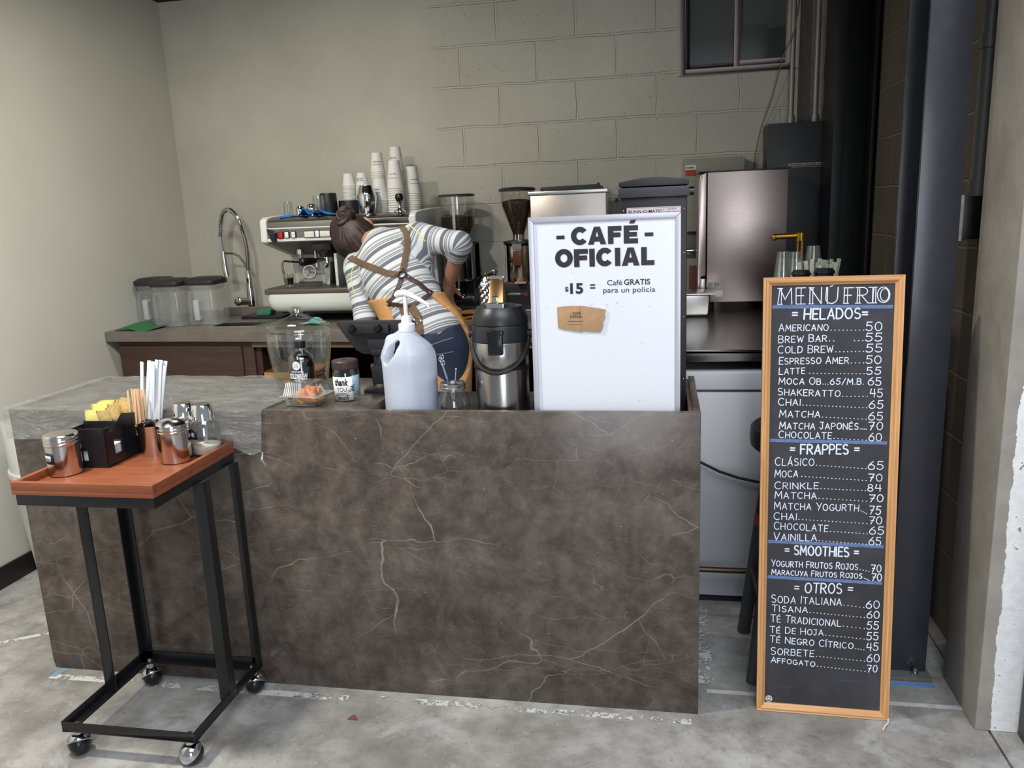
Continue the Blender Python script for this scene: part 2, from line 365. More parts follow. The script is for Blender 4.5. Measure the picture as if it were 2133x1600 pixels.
# ------------------------------------------------------------------ lettering
def arc(cx,cy,rx,ry,a0,a1,n=12):
    return [(cx+rx*math.cos(math.radians(a0+(a1-a0)*i/n)),cy+ry*math.sin(math.radians(a0+(a1-a0)*i/n))) for i in range(n+1)]
GL={ 'A':(4.2,[[(0,0),(2.1,6),(4.2,0)],[(.75,2),(3.45,2)]]),
 'B':(3.6,[[(0,0),(0,6)]+arc(1.9,4.6,1.5,1.4,90,-90,8)+[(0,3.2)],[(0,3.2)]+arc(1.9,1.6,1.7,1.6,90,-90,8)+[(0,0)]]),
 'C':(4,[arc(2.3,3,2.3,3,50,310,14)]),
 'D':(4,[[(0,0),(0,6)]+arc(1.2,3,2.8,3,90,-90,12)+[(0,0)]]),
 'E':(3.3,[[(3.3,6),(0,6),(0,0),(3.3,0)],[(0,3.1),(2.7,3.1)]]),
 'F':(3.2,[[(3.2,6),(0,6),(0,0)],[(0,3.1),(2.6,3.1)]]),
 'G':(4.3,[arc(2.3,3,2.3,3,50,350,14)+[(2.6,2.6)]]),
 'H':(4,[[(0,0),(0,6)],[(4,0),(4,6)],[(0,3),(4,3)]]),
 'I':(.3,[[(.15,0),(.15,6)]]),
 'J':(3,[[(.2,6),(3,6)],[(2.2,6),(2.2,1.6)]+arc(1.1,1.6,1.1,1.6,0,-170,8)]),
 'K':(3.8,[[(0,0),(0,6)],[(3.6,6),(0,2.6)],[(1.1,3.5),(3.8,0)]]),
 'L':(3.2,[[(0,6),(0,0),(3.2,0)]]),
 'M':(5,[[(0,0),(.5,6),(2.5,1.8),(4.5,6),(5,0)]]),
 'N':(4,[[(0,0),(0,6),(4,0),(4,6)]]),
 'O':(4.4,[arc(2.2,3,2.2,3,90,450,20)]),
 'P':(3.5,[[(0,0),(0,6)]+arc(1.8,4.4,1.7,1.6,90,-90,8)+[(0,2.8)]]),
 'R':(3.8,[[(0,0),(0,6)]+arc(1.8,4.5,1.7,1.5,90,-90,8)+[(0,3)],[(1.4,3),(3.8,0)]]),
 'S':(3.5,[arc(1.8,4.45,1.6,1.55,40,220,9)+arc(1.75,1.55,1.75,1.55,80,-140,11)]),
 'T':(4,[[(0,6),(4,6)],[(2,6),(2,0)]]),
 'U':(4,[[(0,6),(0,2)]+arc(2,2,2,2,180,360,10)+[(4,6)]]),
 'V':(4.2,[[(0,6),(2.1,0),(4.2,6)]]),
 'W':(5.4,[[(0,6),(1.4,0),(2.7,4.5),(4,0),(5.4,6)]]),
 'Y':(4,[[(0,6),(2,3)],[(4,6),(1.6,0)]]),
 'Z':(4,[[(0,6),(4,6),(0,0),(4,0)]]),
 '0':(3.8,[arc(1.9,3,1.9,3,90,450,18)]),
 '1':(1.4,[[(0,4.6),(1.2,6),(1.2,0)]]),
 '4':(4,[[(1,6),(.2,2.6),(4,2.6)],[(3.2,6),(3.2,0)]]),
 '5':(3.6,[[(3.4,6),(.7,6),(.4,3.4)]+arc(1.6,1.9,1.9,1.9,110,-150,11)]),
 '6':(3.7,[[(2.9,6),(1.2,4.4)]+arc(1.85,1.85,1.85,1.85,150,-200,15)]),
 '7':(3.7,[[(0,6),(3.7,6),(1.2,0)],[(1,3.1),(3.2,3.1)]]),
 '8':(3.5,[arc(1.75,4.5,1.4,1.5,-90,270,12)+arc(1.75,1.5,1.75,1.5,90,-270,14)]),
 '=':(3,[[(0,3.8),(3,3.8)],[(0,2.3),(3,2.3)]]), '-':(2.4,[[(0,3),(2.4,3)]]),
 '.':(.6,[[(.3,.1),(.32,.3)]]), '/':(3,[[(0,-.4),(3,6.4)]]), '$':(3.4,[arc(1.7,4.3,1.5,1.4,40,220,8)+arc(1.7,1.6,1.6,1.5,70,-140,9),[(1.7,6.8),(1.7,-.8)]]), ' ':(1.6,[]) }
ACC={'Á':'A','É':'E','Í':'I','Ú':'U','Ó':'O'}
def glyph(ch):
    if ch in ACC:
        w,L=GL[ACC[ch]]; return w,L+[[(w/2-.2,6.7),(w/2+.9,7.7)]]
    return GL[ch]
def cap_seg(mb,a,b,w,y,flat=False):
    d=(b[0]-a[0],b[1]-a[1]); L=math.hypot(*d)
    if L<1e-7: d=(1,0);L=1.0
    d=(d[0]/L,d[1]/L); n=(-d[1],d[0]); r=w/2; P=[]
    if flat:
        e=0
        P=[(a[0]+n[0]*r-d[0]*e,a[1]+n[1]*r-d[1]*e),(b[0]+n[0]*r+d[0]*e,b[1]+n[1]*r+d[1]*e),(b[0]-n[0]*r+d[0]*e,b[1]-n[1]*r+d[1]*e),(a[0]-n[0]*r-d[0]*e,a[1]-n[1]*r-d[1]*e)]
    else:
        for k in range(6):
            g=PI/2+PI*k/5; P.append((a[0]+r*(d[0]*math.cos(g)+n[0]*math.sin(g)),a[1]+r*(d[1]*math.cos(g)+n[1]*math.sin(g))))
        for k in range(6):
            g=-PI/2+PI*k/5; P.append((b[0]+r*(d[0]*math.cos(g)+n[0]*math.sin(g)),b[1]+r*(d[1]*math.cos(g)+n[1]*math.sin(g))))
    mb.q=getattr(mb,'q',0)+1; y-=(mb.q%9)*2.5e-5
    mb.add([(p[0],y,p[1]) for p in P],[tuple(range(len(P)))])
def strokes(mb,lines,w,y,flat=False):
    for l in lines:
        for a,b in zip(l,l[1:]): cap_seg(mb,a,b,w,y,flat)
def hand(mb,s,u0,v0,u1,v1,cap,w,y=-.0011,jit=.25,bigfirst=True):
    adv=1.5; tot=0; G=[]
    for i,ch in enumerate(s):
        k=1.0 if (not bigfirst or i==0 or s[i-1]==' ') else .86
        gw,L=glyph(ch); G.append((tot,k,gw,L)); tot+=gw*k+adv
    tot-=adv; sx=(u1-u0)/tot
    for x,k,gw,L in G:
        dy=random.uniform(-jit,jit); sl=random.uniform(-.03,.06)
        out=[]
        for l in L:
            out.append([(u0+(x+(p[0]+p[1]*sl)*k)*sx, v0+(v1-v0)*(x/max(tot,1e-6))+(p[1]*k+dy*.6)*cap/6) for p in l])
        strokes(mb,out,w*random.uniform(.92,1.08),y)
def boxglyph(mb,ch,x0,z0,x1,z1,w,y):
    """heavy poster letter filling the given box"""
    gw,L=GL[ch]; r=w/2
    if ch in 'CO':
        a0,a1=(38,322) if ch=='C' else (0,360)
        n=40; cx,cz=(x0+x1)/2,(z0+z1)/2; ro=((x1-x0)/2,(z1-z0)/2)
        if ch=='C': ro=((x1-x0)/2*1.03,ro[1])
        vs=[]
        for i in range(n+1):
            a=math.radians(a0+(a1-a0)*i/n)
            for k in (0,1):
                q=(ro[0]-k*w,ro[1]-k*w*.92); vs.append((cx+q[0]*math.cos(a),y,cz+q[1]*math.sin(a)))
        mb.add(vs,[(2*i,2*i+2,2*i+3,2*i+1) for i in range(n)]); return
    P=lambda u,v:(x0+(x1-x0)*u,z0+(z1-z0)*v)
    ww=w/(x1-x0); wh=w*.88/(z1-z0)
    R=lambda a,b,c,d: mb.add([(P(a,b)[0],y,P(a,b)[1]),(P(c,b)[0],y,P(c,b)[1]),(P(c,d)[0],y,P(c,d)[1]),(P(a,d)[0],y,P(a,d)[1])],[(0,1,2,3)])
    Q=lambda *p: mb.add([(P(*q)[0],y,P(*q)[1]) for q in p],[tuple(range(len(p)))])
    _y=[y]
    def R(a,b,c,d):
        _y[0]-=6e-5; mb.add([(P(a,b)[0],_y[0],P(a,b)[1]),(P(c,b)[0],_y[0],P(c,b)[1]),(P(c,d)[0],_y[0],P(c,d)[1]),(P(a,d)[0],_y[0],P(a,d)[1])],[(0,1,2,3)])
    def Q(*p):
        _y[0]-=6e-5; mb.add([(P(*q)[0],_y[0],P(*q)[1]) for q in p],[tuple(range(len(p)))])
    if ch=='I': R(0,0,1,1)
    elif ch=='L': R(0,0,ww,1); R(ww,0,1,wh)
    elif ch in 'FE':
        R(0,0,ww,1); R(ww,1-wh,1,1); R(ww,.5-wh*.45,.93,.5+wh*.5)
        if ch=='E': R(ww,0,1,wh)
    elif ch=='A':
        Q((0,0),(ww*1.05,0),(.5+ww*.02,.78),(.5+ww*.55,1),(.5-ww*.55,1)); Q((1,0),(1-ww*1.05,0),(.5-ww*.02,.78),(.5-ww*.55,1),(.5+ww*.55,1)); R(.25,.17,.75,.17+wh)
def font(s,size,bold=0.0,shear=0.0,align='LEFT'):
    c=bpy.data.curves.new('t','FONT'); c.body=s; c.size=size; c.offset=bold*size; c.shear=shear; c.align_x=align; c.resolution_u=4
    o=link(bpy.data.objects.new('t',c)); bpy.context.view_layer.update()
    me=bpy.data.meshes.new_from_object(o.evaluated_get(bpy.context.evaluated_depsgraph_get()))
    V=[tuple(v.co[:2]) for v in me.vertices]; Fc=[tuple(p.vertices) for p in me.polygons]
    bpy.data.objects.remove(o); bpy.data.curves.remove(c); bpy.data.meshes.remove(me)
    return V,Fc
def put_font(mb,s,x0,x1,zb,cap,y,bold=0,shear=0):
    """flat lettering on a plane facing -y, stretched to x0..x1; cap = height of capitals"""
    V,Fc=font(s,cap/.73,bold,shear)
    a=min(v[0] for v in V);b=max(v[0] for v in V); k=(x1-x0)/(b-a)
    mb.add([(x0+(v[0]-a)*k,y,zb+v[1]) for v in V],[f[::-1] for f in Fc])
def wrap(mb,R,cx=0,cy=0,phi0=-PI/2):
    """bend flat lettering (x along the arc, facing -y) onto a cylinder of radius R"""
    out=[]
    for x,y,z in mb.v:
        a=phi0+x/R; rr=R-y; out.append((cx+rr*math.cos(a),cy+rr*math.sin(a),z))
    mb.v=out; return mb

def marks(mb,x0,x1,z,h,y,n=6,seed=1):
    r=random.Random(seed); w=(x1-x0)/n
    for i in range(n):
        a=x0+i*w+w*.08; b=a+w*r.uniform(.55,.9); mb.box(a,b,y-.0001,y,z,z+h*r.uniform(.6,1))
# ------------------------------------------------------------------ chalkboard menu
BW,BH=.356,1.242
lean=math.asin(.115/1.242)
t=thing('chalkboard','tall black chalkboard menu in an oak frame leaning at the right','chalkboard',(.167,.055,0),rot=(-lean,0,-.02))
fwid=.0225
def frame_bar(x0,x1,z0,z1,vert):
    mb=MB()
    if vert:
        s=1 if x0<.1 else -1; xo,xi=(x0,x1) if s==1 else (x1,x0)
        prof=[(xo,0),(xi,0),(xi,-.009),(xi-s*.006,-.012),(xi-s*.008,-.016),(xi-s*.014,-.018),(xi-s*.016,-.014),(xo,-.016)]
        mb.v=[];n=len(prof)
        zi0,zi1=z0+fwid,z1-fwid
        def zz(x,e): 
            f=abs(x-xo)/fwid; return (z0+f*fwid) if e==0 else (z1-f*fwid)
        mb.add([(p[0],p[1],zz(p[0],0)) for p in prof]+[(p[0],p[1],zz(p[0],1)) for p in prof],[tuple(range(n)),tuple(range(n,2*n))[::-1]]+[(i,i+n,(i+1)%n+n,(i+1)%n) for i in range(n)])
    else:
        s=1 if z0<.1 else -1; zo,zi=(z0,z1) if s==1 else (z1,z0)
        prof=[(zo,0),(zi,0),(zi,-.009),(zi-s*.006,-.012),(zi-s*.008,-.016),(zi-s*.014,-.018),(zi-s*.016,-.014),(zo,-.016)]
        n=len(prof)
        def xx(z,e):
            f=abs(z-zo)/fwid; return (x0+f*fwid) if e==0 else (x1-f*fwid)
        mb.add([(xx(p[0],0),p[1],p[0]) for p in prof]+[(xx(p[0],1),p[1],p[0]) for p in prof],[tuple(range(n)),tuple(range(n,2*n))[::-1]]+[(i,i+n,(i+1)%n+n,(i+1)%n) for i in range(n)])
    return mb
frame_bar(0,fwid,0,BH,True).build('frame_stile',oak_v,t,bevel=.0006); frame_bar(BW-fwid,BW,0,BH,True).build('frame_stile',oak_v,t,bevel=.0006)
frame_bar(0,BW,0,fwid,False).build('frame_rail',oak_h,t,bevel=.0006); frame_bar(0,BW,BH-fwid,BH,False).build('frame_rail',oak_h,t,bevel=.0006)
def mat_slate():
    tt=NT('smudged_slate'); v=tt.obj(); n=tt.noise(5,6,.65,v,.6)
    mp=tt.n('ShaderNodeMapping',{'Vector':v,'Scale':(2,1,40)}).outputs[0]; n2=tt.noise(3,3,.5,mp)
    col=tt.ramp(n,[(.35,S((44,43,47))),(.62,S((58,57,62))),(.8,S((78,78,84)))])
    col=tt.mix(tt.ramp(n2,[(.62,(0,0,0)),(.75,(.3,.3,.3))]),col,S((84,84,92)))
    return tt.done(tt.bsdf(color=col,rough=.6))
slate=mat_slate()
MB().box(fwid-.004,BW-fwid+.004,-.006,-.001,fwid-.004,BH-fwid+.004).build('slate',slate,t)
YB=-.0068
chalk_blue=pm('smeared_blue_chalk',(104,124,168),.85,0,.2,120)
HEL=[('AMERICANO',0.0433,1.0965,0.1701,1.0968,0.0194,0.1773,1.0976,0.259,1.0968,'50',0.2653,1.0949,0.3044,1.0945,0.0229),
('BREW BAR',0.0429,1.0646,0.1668,1.0675,0.0194,0.174,1.0684,0.2582,1.0687,'55',0.2645,1.0668,0.3056,1.0665,0.0214),
('COLD BREW',0.0414,1.0354,0.1839,1.038,0.0204,0.1911,1.0389,0.2603,1.0395,'55',0.2666,1.0376,0.3069,1.0374,0.0215),
('ESPRESSO AMER',0.0453,1.0055,0.224,1.0078,0.0189,0.2312,1.0087,0.2616,1.0087,'50',0.2679,1.0068,0.3054,1.0068,0.0209),
('LATTE',0.0455,0.9777,0.1129,0.9797,0.0183,0.1252,0.9807,0.2639,0.9794,'55',0.2703,0.9775,0.3053,0.9776,0.0191),
('MOCA OB...65/M.B.',0.0455,0.9501,0.2637,0.9502,0.0184,0,0,0,0,'65',0.2747,0.9481,0.3072,0.9483,0.0211),
('SHAKERATTO',0.044,0.9199,0.2045,0.9165,0.0191,0.2117,0.9175,0.2737,0.918,'45',0.28,0.9162,0.3122,0.9164,0.0217),
('CHAI',0.0458,0.8919,0.1026,0.8919,0.0198,0.1099,0.8929,0.273,0.8868,'65',0.2794,0.885,0.3142,0.8854,0.0212),
('MATCHA',0.0483,0.8583,0.154,0.8592,0.0198,0.1613,0.8602,0.2728,0.8556,'65',0.2792,0.8538,0.3144,0.8543,0.0213),
('MATCHA JAPONÉS',0.0493,0.8256,0.253,0.8276,0.0193,0.2601,0.8287,0.274,0.8283,'70',0.2804,0.8265,0.3148,0.8271,0.0213),
('CHOCOLATE',0.048,0.8008,0.1856,0.8004,0.0199,0.1928,0.8015,0.2753,0.7978,'60',0.2817,0.796,0.3132,0.7967,0.0214)]
FRA=[('CLÁSICO',0.0398,0.7221,0.1421,0.7243,0.0224,0.1489,0.7254,0.2764,0.719,'65',0.2823,0.7174,0.3205,0.7185,0.0219),
('MOCA',0.0394,0.6885,0.1,0.6919,0.0204,0.1109,0.693,0.2783,0.686,'70',0.2843,0.6844,0.3183,0.6855,0.0199),
('CRINKLE',0.0398,0.6554,0.1554,0.6588,0.0205,0.1622,0.6599,0.2769,0.6574,'84',0.2828,0.6558,0.3174,0.6571,0.0191),
('MATCHA',0.0407,0.6276,0.1509,0.6308,0.0205,0.1577,0.632,0.2808,0.628,'70',0.2867,0.6265,0.3226,0.6279,0.02),
('MATCHA YOGURTH',0.0402,0.597,0.261,0.5994,0.0206,0.2677,0.6006,0.2822,0.5926,'75',0.2882,0.5911,0.3176,0.5923,0.023),
('CHAI',0.0394,0.5669,0.0991,0.5689,0.0206,0.106,0.5701,0.2834,0.565,'70',0.2894,0.5635,0.3214,0.565,0.0207),
('CHOCOLATE',0.0402,0.5395,0.1832,0.5377,0.0213,0.19,0.5389,0.2851,0.5362,'65',0.2911,0.5347,0.3275,0.5365,0.0214),
('VAINILLA',0.0392,0.507,0.1538,0.5097,0.0214,0.1607,0.5109,0.2845,0.5063,'65',0.2905,0.5049,0.3213,0.5064,0.0215)]
SMO=[('YOGURTH FRUTOS ROJOS',0.0349,0.4309,0.2638,0.4319,0.0185,0.2705,0.4332,0.2932,0.4288,'70',0.2992,0.4273,0.3242,0.4288,0.0204),
('MARACUYA FRUTOS ROJOS',0.0357,0.4062,0.2756,0.4075,0.0161,0.2824,0.4088,0.2942,0.4038,'70',0.3002,0.4024,0.3263,0.404,0.0205)]
OTR=[('SODA ITALIANA',0.0371,0.324,0.2241,0.3266,0.0224,0.2312,0.328,0.2829,0.3238,'60',0.2891,0.3223,0.3231,0.3247,0.0219),
('TISANA',0.0378,0.2973,0.1344,0.2994,0.0193,0.1416,0.3008,0.2855,0.295,'60',0.2917,0.2936,0.3238,0.2959,0.0204),
('TÉ TRADICIONAL',0.0361,0.2666,0.2237,0.2646,0.0213,0.2308,0.266,0.2863,0.2626,'55',0.2925,0.2612,0.3224,0.2635,0.0226),
('TÉ DE HOJA',0.0347,0.2334,0.1782,0.2349,0.0187,0.1853,0.2364,0.2867,0.232,'55',0.293,0.2306,0.3231,0.233,0.0221),
('TÉ NEGRO CÍTRICO',0.0349,0.2052,0.258,0.2005,0.0194,0.2651,0.202,0.2866,0.2003,'45',0.2929,0.1989,0.3237,0.2015,0.0221),
('SORBETE',0.0375,0.1686,0.1545,0.1704,0.0215,0.1617,0.1719,0.2894,0.1671,'60',0.2957,0.1657,0.3279,0.1685,0.0228),
('AFFOGATO',0.0388,0.1442,0.1578,0.1406,0.0163,0.165,0.1422,0.2915,0.137,'70',0.2978,0.1356,0.323,0.1379,0.0207)]
for rows in (HEL,FRA,SMO,OTR):
    mb=MB(); pr=MB()
    for (s,u0,v0,u1,v1,cap,d0,e0,d1,e1,ns,nu0,nv0,nu1,nv1,nc) in rows:
        hand(mb,s,u0,v0,u1,v1,cap,.0023,YB)
        hand(pr,ns,nu0,nv0,nu1,nv1,nc,.0025,YB,bigfirst=False)
        if d1>d0:
            n=max(3,int((d1-d0)/.0095))
            for i in range(n+1):
                if s=='BREW BAR' and 2<=i<=5: continue
                f=i/n; u=d0+(d1-d0)*f; v=e0+(e1-e0)*f; cap_seg(mb,(u-.0006,v),(u+.0006,v),.0024,YB)
    mb.build('menu_lettering',chalk,t); pr.build('price_lettering',chalk,t)
mb=MB()
for s,u0,v0,u1,v1,c in (('= HELADOS=',0.077,1.1282,0.2676,1.1278,0.0273),('= FRAPPES =',0.0791,0.7559,0.2571,0.7591,0.0261),('= SMOOTHIES =',0.0715,0.4673,0.2636,0.4689,0.026)):
    hand(mb,s,u0,v0,u1,v1,c,.0040,YB,.15,False); mb.build('heading_lettering',chalk,t); mb=MB()
hand(mb,'= OTROS =',0.0983,0.3574,0.2516,0.3621,0.0285,.0036,YB,.15,False)
mb.build('heading_lettering',chalk,t)
mb=MB()   # double-stroke title
cap_seg(mb,(.1725,1.2142),(.1790,1.2172),.0024,YB); hand(mb,'MENU',0.0387,1.1688,0.1904,1.1692,0.0434,.0025,YB,0,False); hand(mb,'FRIO',0.2076,1.1689,0.3221,1.1693,0.0411,.0025,YB,0,False)
def stem(u,v0,v1,serif=True):
    cap_seg(mb,(u,v0),(u,v1),.0022,YB); 
    if serif: cap_seg(mb,(u-.010,v0),(u+.003,v0),.0022,YB); cap_seg(mb,(u-.010,v1),(u+.003,v1),.0022,YB)
for u in (.0478,.0985,.1285,.1660): stem(u,1.1688,1.212,u<.16)
for u in (.2165,.2465,.2865,.2790): stem(u,1.1688,1.210)
strokes(mb,[[(.3085+.0105*math.cos(a*PI/12),1.1895+.0165*math.sin(a*PI/12)) for a in range(25)]],.0022,YB)
mb.build('title_lettering',chalk,t)
mb=MB()
for u0,v0,u1,v1 in ((.026,1.1625,.329,1.158),(.026,.793,.327,.7915),(.026,.503,.327,.5015),(.026,.399,.327,.397)):
    mb=MB()
    for k in range(3): cap_seg(mb,(u0,v0+.003-.003*k),(u1,v1+.003-.003*k),.0034,YB+.0002*k)
    mb.build('divider_line',chalk_blue,t)
st=MB().prism(arc(.0345,.0335,.0095,.0095,0,360,24)[:-1],'y',-.0066,-.0078).build('round_sticker',white_paper,t)
mb=MB()
for a in range(5):
    g=PI*(.1+.2*a); cap_seg(mb,(.0345+.004*math.cos(g),.034+.003*math.sin(g)),(.0345+.007*math.cos(g),.034+.0065*math.sin(g)),.0018,-.008)
cap_seg(mb,(.028,.030),(.041,.030),.002,-.008); cap_seg(mb,(.031,.0275),(.038,.0275),.0015,-.008)
mb.build('emblem',ink,st)
TH('string','loose white string end lying under the chalkboard corner','string',MB().tube([(.518,.045,.02),(.522,.035,.006),(.518,.02,.003),(.506,.005,.003),(.497,-.012,.003)],.0022,6),white_paper)

# ------------------------------------------------------------------ service counter
t=thing('service_counter','long dark marble front counter with pale veins','counter',(-1.058,0,0))
X=lambda x:x+1.058
def bx(x0,x1,y0,y1,z0,z1): return MB().box(X(x0),X(x1),y0,y1,z0,z1)
mb=MB().prism([(X(-2.117),.03),(X(-2.112),.005),(X(-2.09),.0),(X(0),.0),(X(0),.9),(X(-2.117),.9)],'y',0,.02)
mb.build('front_panel',marble,t,bevel=.0025)
bx(-2.117,-2.097,.02,.468,0,.9).build('side_panel',marble,t,bevel=.002)
bx(-.020,0,.02,.468,0,.9).build('side_panel',marble,t,bevel=.002)
bx(-2.097,-.935,.02,.468,.868,.8965).build('top_slab',marble,t,bevel=.001)
bx(-.935,-.030,.0205,.468,.823,.848).build('recessed_shelf',pm('dark_recess_board',(44,40,38),.5),t)
bx(-.943,-.935,.0205,.468,.80,.868).build('riser',brown_wood,t)
rustwood=pm('worn_brown_edging',(112,84,66),.7,0,.45,26,.1)
bx(-.0305,-.020,.0205,.46,.848,.893).build('inner_edging',rustwood,t)
bx(-2.097,-.02,.45,.468,.02,.80).build('back_panel',brown_wood,t)

# clear film draped over the left end
def mat_film():
    tt=NT('wrinkled_plastic_film'); v=tt.obj()
    mp=tt.n('ShaderNodeMapping',{'Vector':v,'Scale':(1.0,2.2,2.2),'Rotation':(0,0,.5)}).outputs[0]
    n=tt.noise(7,7,.7,mp,2.0); n2=tt.noise(26,4,.6,mp,1.0)
    nb=tt.bump(tt.math('MULTIPLY_ADD',n2,.25,n),.9,.03)
    tr=tt.n('ShaderNodeBsdfTransparent',{'Color':(.96,.97,.97,1)}).outputs[0]
    df=tt.bsdf(color=(.40,.40,.38),rough=.16,normal=nb,spec=.7)
    gl=tt.n('ShaderNodeBsdfGlossy',{'Roughness':.08,'Normal':nb}).outputs[0]
    sh=tt.n('ShaderNodeMixShader',{0:tt.ramp(n,[(.3,(.38,)*3),(.75,(.60,)*3)]),1:tr,2:df}).outputs[0]
    return tt.done(tt.n('ShaderNodeMixShader',{0:.07,1:sh,2:gl}).outputs[0])
def vnoise(x,y,s=0):
    return math.sin(x*13.1+y*7.7+s)*.5+math.sin(x*29.3-y*17.1+2.1*s)*.3+math.sin(x*53+y*41+s)*.2
def film(u,v):
    # v: 0 back edge of the top .. .6 front edge .. 1 hanging hem ; u: left..right
    xl=-2.124
    if v<.62:
        f=v/.62; y=.475-(.475+.006)*f
        xr=-1.47+.235*min(1,f*1.6) if f<.62 else -1.235-.02*((f-.62)/.38)
        x=xl+(xr-xl)*u
        z=.9005+.0035*(1+vnoise(x*1.3,y*2))*min(1,(1-f)*8+.1)
        z+=.012*math.exp(-((x+1.36)/.07)**2)*math.exp(-((y-.12)/.12)**2)*(1+math.sin(y*60))
    else:
        f=(v-.62)/.38; 
        hem=float(np.interp(u,(0,.55,.74,.96,1),(.808,.806,.866,.764,.776)))
        x=xl+(-1.255-xl)*u-.012*f*u; z=.9005-(.9005-hem)*f; y=-.0055-.005*f*(1+.6*vnoise(x*2,z))-.0015
        y-=.004*f*(1+math.sin(u*23))
    if u<.004: x-=.012*math.sin(PI*min(1,v)); 
    return (x,y,z)
TH('plastic_film','crumpled clear plastic film draped over the left end of the marble counter','plastic film',MB().grid(film,90,70),mat_film())
TH('plastic_film','small twisted tail of clear film stuck on the counter front','plastic film',MB().tube([(-1.263,-.012,.775),(-1.266,-.016,.752),(-1.256,-.014,.733)],[.004,.006,.003],8),clear_plastic)

# ------------------------------------------------------------------ rolling cart
t=thing('serving_cart','black steel cart on castors with an orange wooden tray top','cart',(-1.54,-.2,0))
O=Vector((-1.54,-.2,0))
x0,x1,y0,y1=-1.742-O.x,-1.335-O.x,-.405-O.y,-.030-O.y
def angle_bar(mb,axis,a,b,p,q,sx,sy,w=.03,th=.004):
    if axis=='x': mb.box(a,b,min(p,p+sx*th),max(p,p+sx*th),q,q+w).box(a,b,min(p,p+sx*w),max(p,p+sx*w),q,q+th)
    else: mb.box(min(p,p+sx*th),max(p,p+sx*th),a,b,q,q+w).box(min(p,p+sx*w),max(p,p+sx*w),a,b,q,q+th)
mb=MB(); zb=.078
angle_bar(mb,'x',x0,x1,y0,zb,1,0);
mb2=MB().box(x0,x1,y0,y0+.004,zb,zb+.03).box(x0,x1,y0,y0+.03,zb,zb+.004).box(x0,x1,y1-.004,y1,zb,zb+.03).box(x0,x1,y1-.03,y1,zb,zb+.004)
mb2.box(x0,x0+.004,y0,y1,zb,zb+.03).box(x0,x0+.03,y0,y1,zb,zb+.004).box(x1-.004,x1,y0,y1,zb,zb+.03).box(x1-.03,x1,y0,y1,zb,zb+.004)
mb2.build('base_frame',black_paint,t,bevel=.0012)
ztop=.748
ym=-.185-O.y
for (lx,ly,sx) in ((x0,y1,1),(x1,y1,-1),(x0,ym,1),(x1,ym,-1)):
    m=MB(); w=.03 if ly==y1 else .034
    m.box(min(lx,lx+sx*.004),max(lx,lx+sx*.004),ly-w,ly,zb+.004,ztop).box(min(lx,lx+sx*w),max(lx,lx+sx*w),ly-.004 if ly==y1 else ly-w,ly if ly==y1 else ly-w+.004,zb+.004,ztop)
    m.build('leg',black_paint,t,bevel=.001)
tx0,tx1,ty0,ty1=-1.754-O.x,-1.347-O.x,-.416-O.y,-.024-O.y
MB().box(tx0+.006,tx1-.004,ty0+.004,ty1,ztop,ztop+.03).build('top_frame',black_paint,t,bevel=.002)
zt=ztop+.030
tr=MB().box(tx0,tx1,ty0,ty1,zt,zt+.012).build('tray',tray_wood,t,bevel=.001)
for b in ((tx0,tx1,ty0,ty0+.014),(tx0,tx1,ty1-.014,ty1),(tx0,tx0+.014,ty0+.014,ty1-.014),(tx1-.014,tx1,ty0+.014,ty1-.014)):
    MB().box(*b,zt+.012,zt+.034).build('tray_rim',tray_wood,tr,bevel=.0012)
TRZ=zt+.012
gal=metal('castor_chrome',(205,205,210),.08,(1,1,1),.05)
for cx,cy,a in ((x0+.03,y0+.02,.6),(x1-.03,y0+.02,2.4),(x1-.02,y1-.02,.4),(x0+.03,y1-.02,.9)):
    c=bpy.data.objects.new('castor',None); link(c); c.parent=t; c.location=(cx,cy,0); c.rotation_euler=(0,0,a)
    MB().ell((0,0,.032),.030,.0318,.0318,28,16).build('castor_ball',black_gloss,c)
    hood=MB().open().lathe([(.0330*math.sin(math.radians(k*7)),.0330*math.cos(math.radians(k*7))) for k in range(14)][::-1],28)
    hood.xf(Matrix.Translation((0,0,.033)) @ Matrix.Rotation(math.radians(-38),4,'X')).build('castor_hood',gal,c,solid=.001)
    MB().cyl((0,0,.062),(0,0,.078),.013).cyl((0,0,.082),(0,0,.094),.009,n=6).build('castor_stem',gal,c)

# ------------------------------------------------------------------ poster sign on the counter
t=thing('poster_sign','large white poster in an aluminium frame standing on the marble counter','sign',(-.2525,.04,.848))
O=Vector((-.2525,.04,.848))
sx0,sx1,sz1=-.1995,.1995,.575
alu=pm('aluminium_frame',(196,196,206),.38,.45,.04,12,.01)
MB().box(sx0+.008,sx1-.008,.0005,.008,.008,sz1-.008).build('poster',pm('white_poster',(226,229,236),.28,0,.012,3,0),t)
fr=.0145
for a in ((sx0,sx0+fr,0,sz1),(sx1-fr,sx1,0,sz1)):
    s=1 if a[0]<0 else -1; xo,xi=(a[0],a[1]) if s==1 else (a[1],a[0])
    m=MB().hexa([(xo,-.005,a[2]),(xi,-.005,a[2]+fr),(xi,.012,a[2]+fr),(xo,.012,a[2]),(xo,-.005,a[3]),(xi,-.005,a[3]-fr),(xi,.012,a[3]-fr),(xo,.012,a[3])])
    m.build('frame_stile',alu,t,bevel=.002)
for z0,z1 in ((0,fr),(sz1,sz1-fr)):
    MB().hexa([(sx0,-.005,z0),(sx1,-.005,z0),(sx1,.012,z0),(sx0,.012,z0),(sx0+fr,-.005,z1),(sx1-fr,-.005,z1),(sx1-fr,.012,z1),(sx0+fr,.012,z1)]).build('frame_rail',alu,t,bevel=.002)
yl=-.0006
mb=MB(); A=lambda x:x-O.x; Z=lambda z:z-O.z
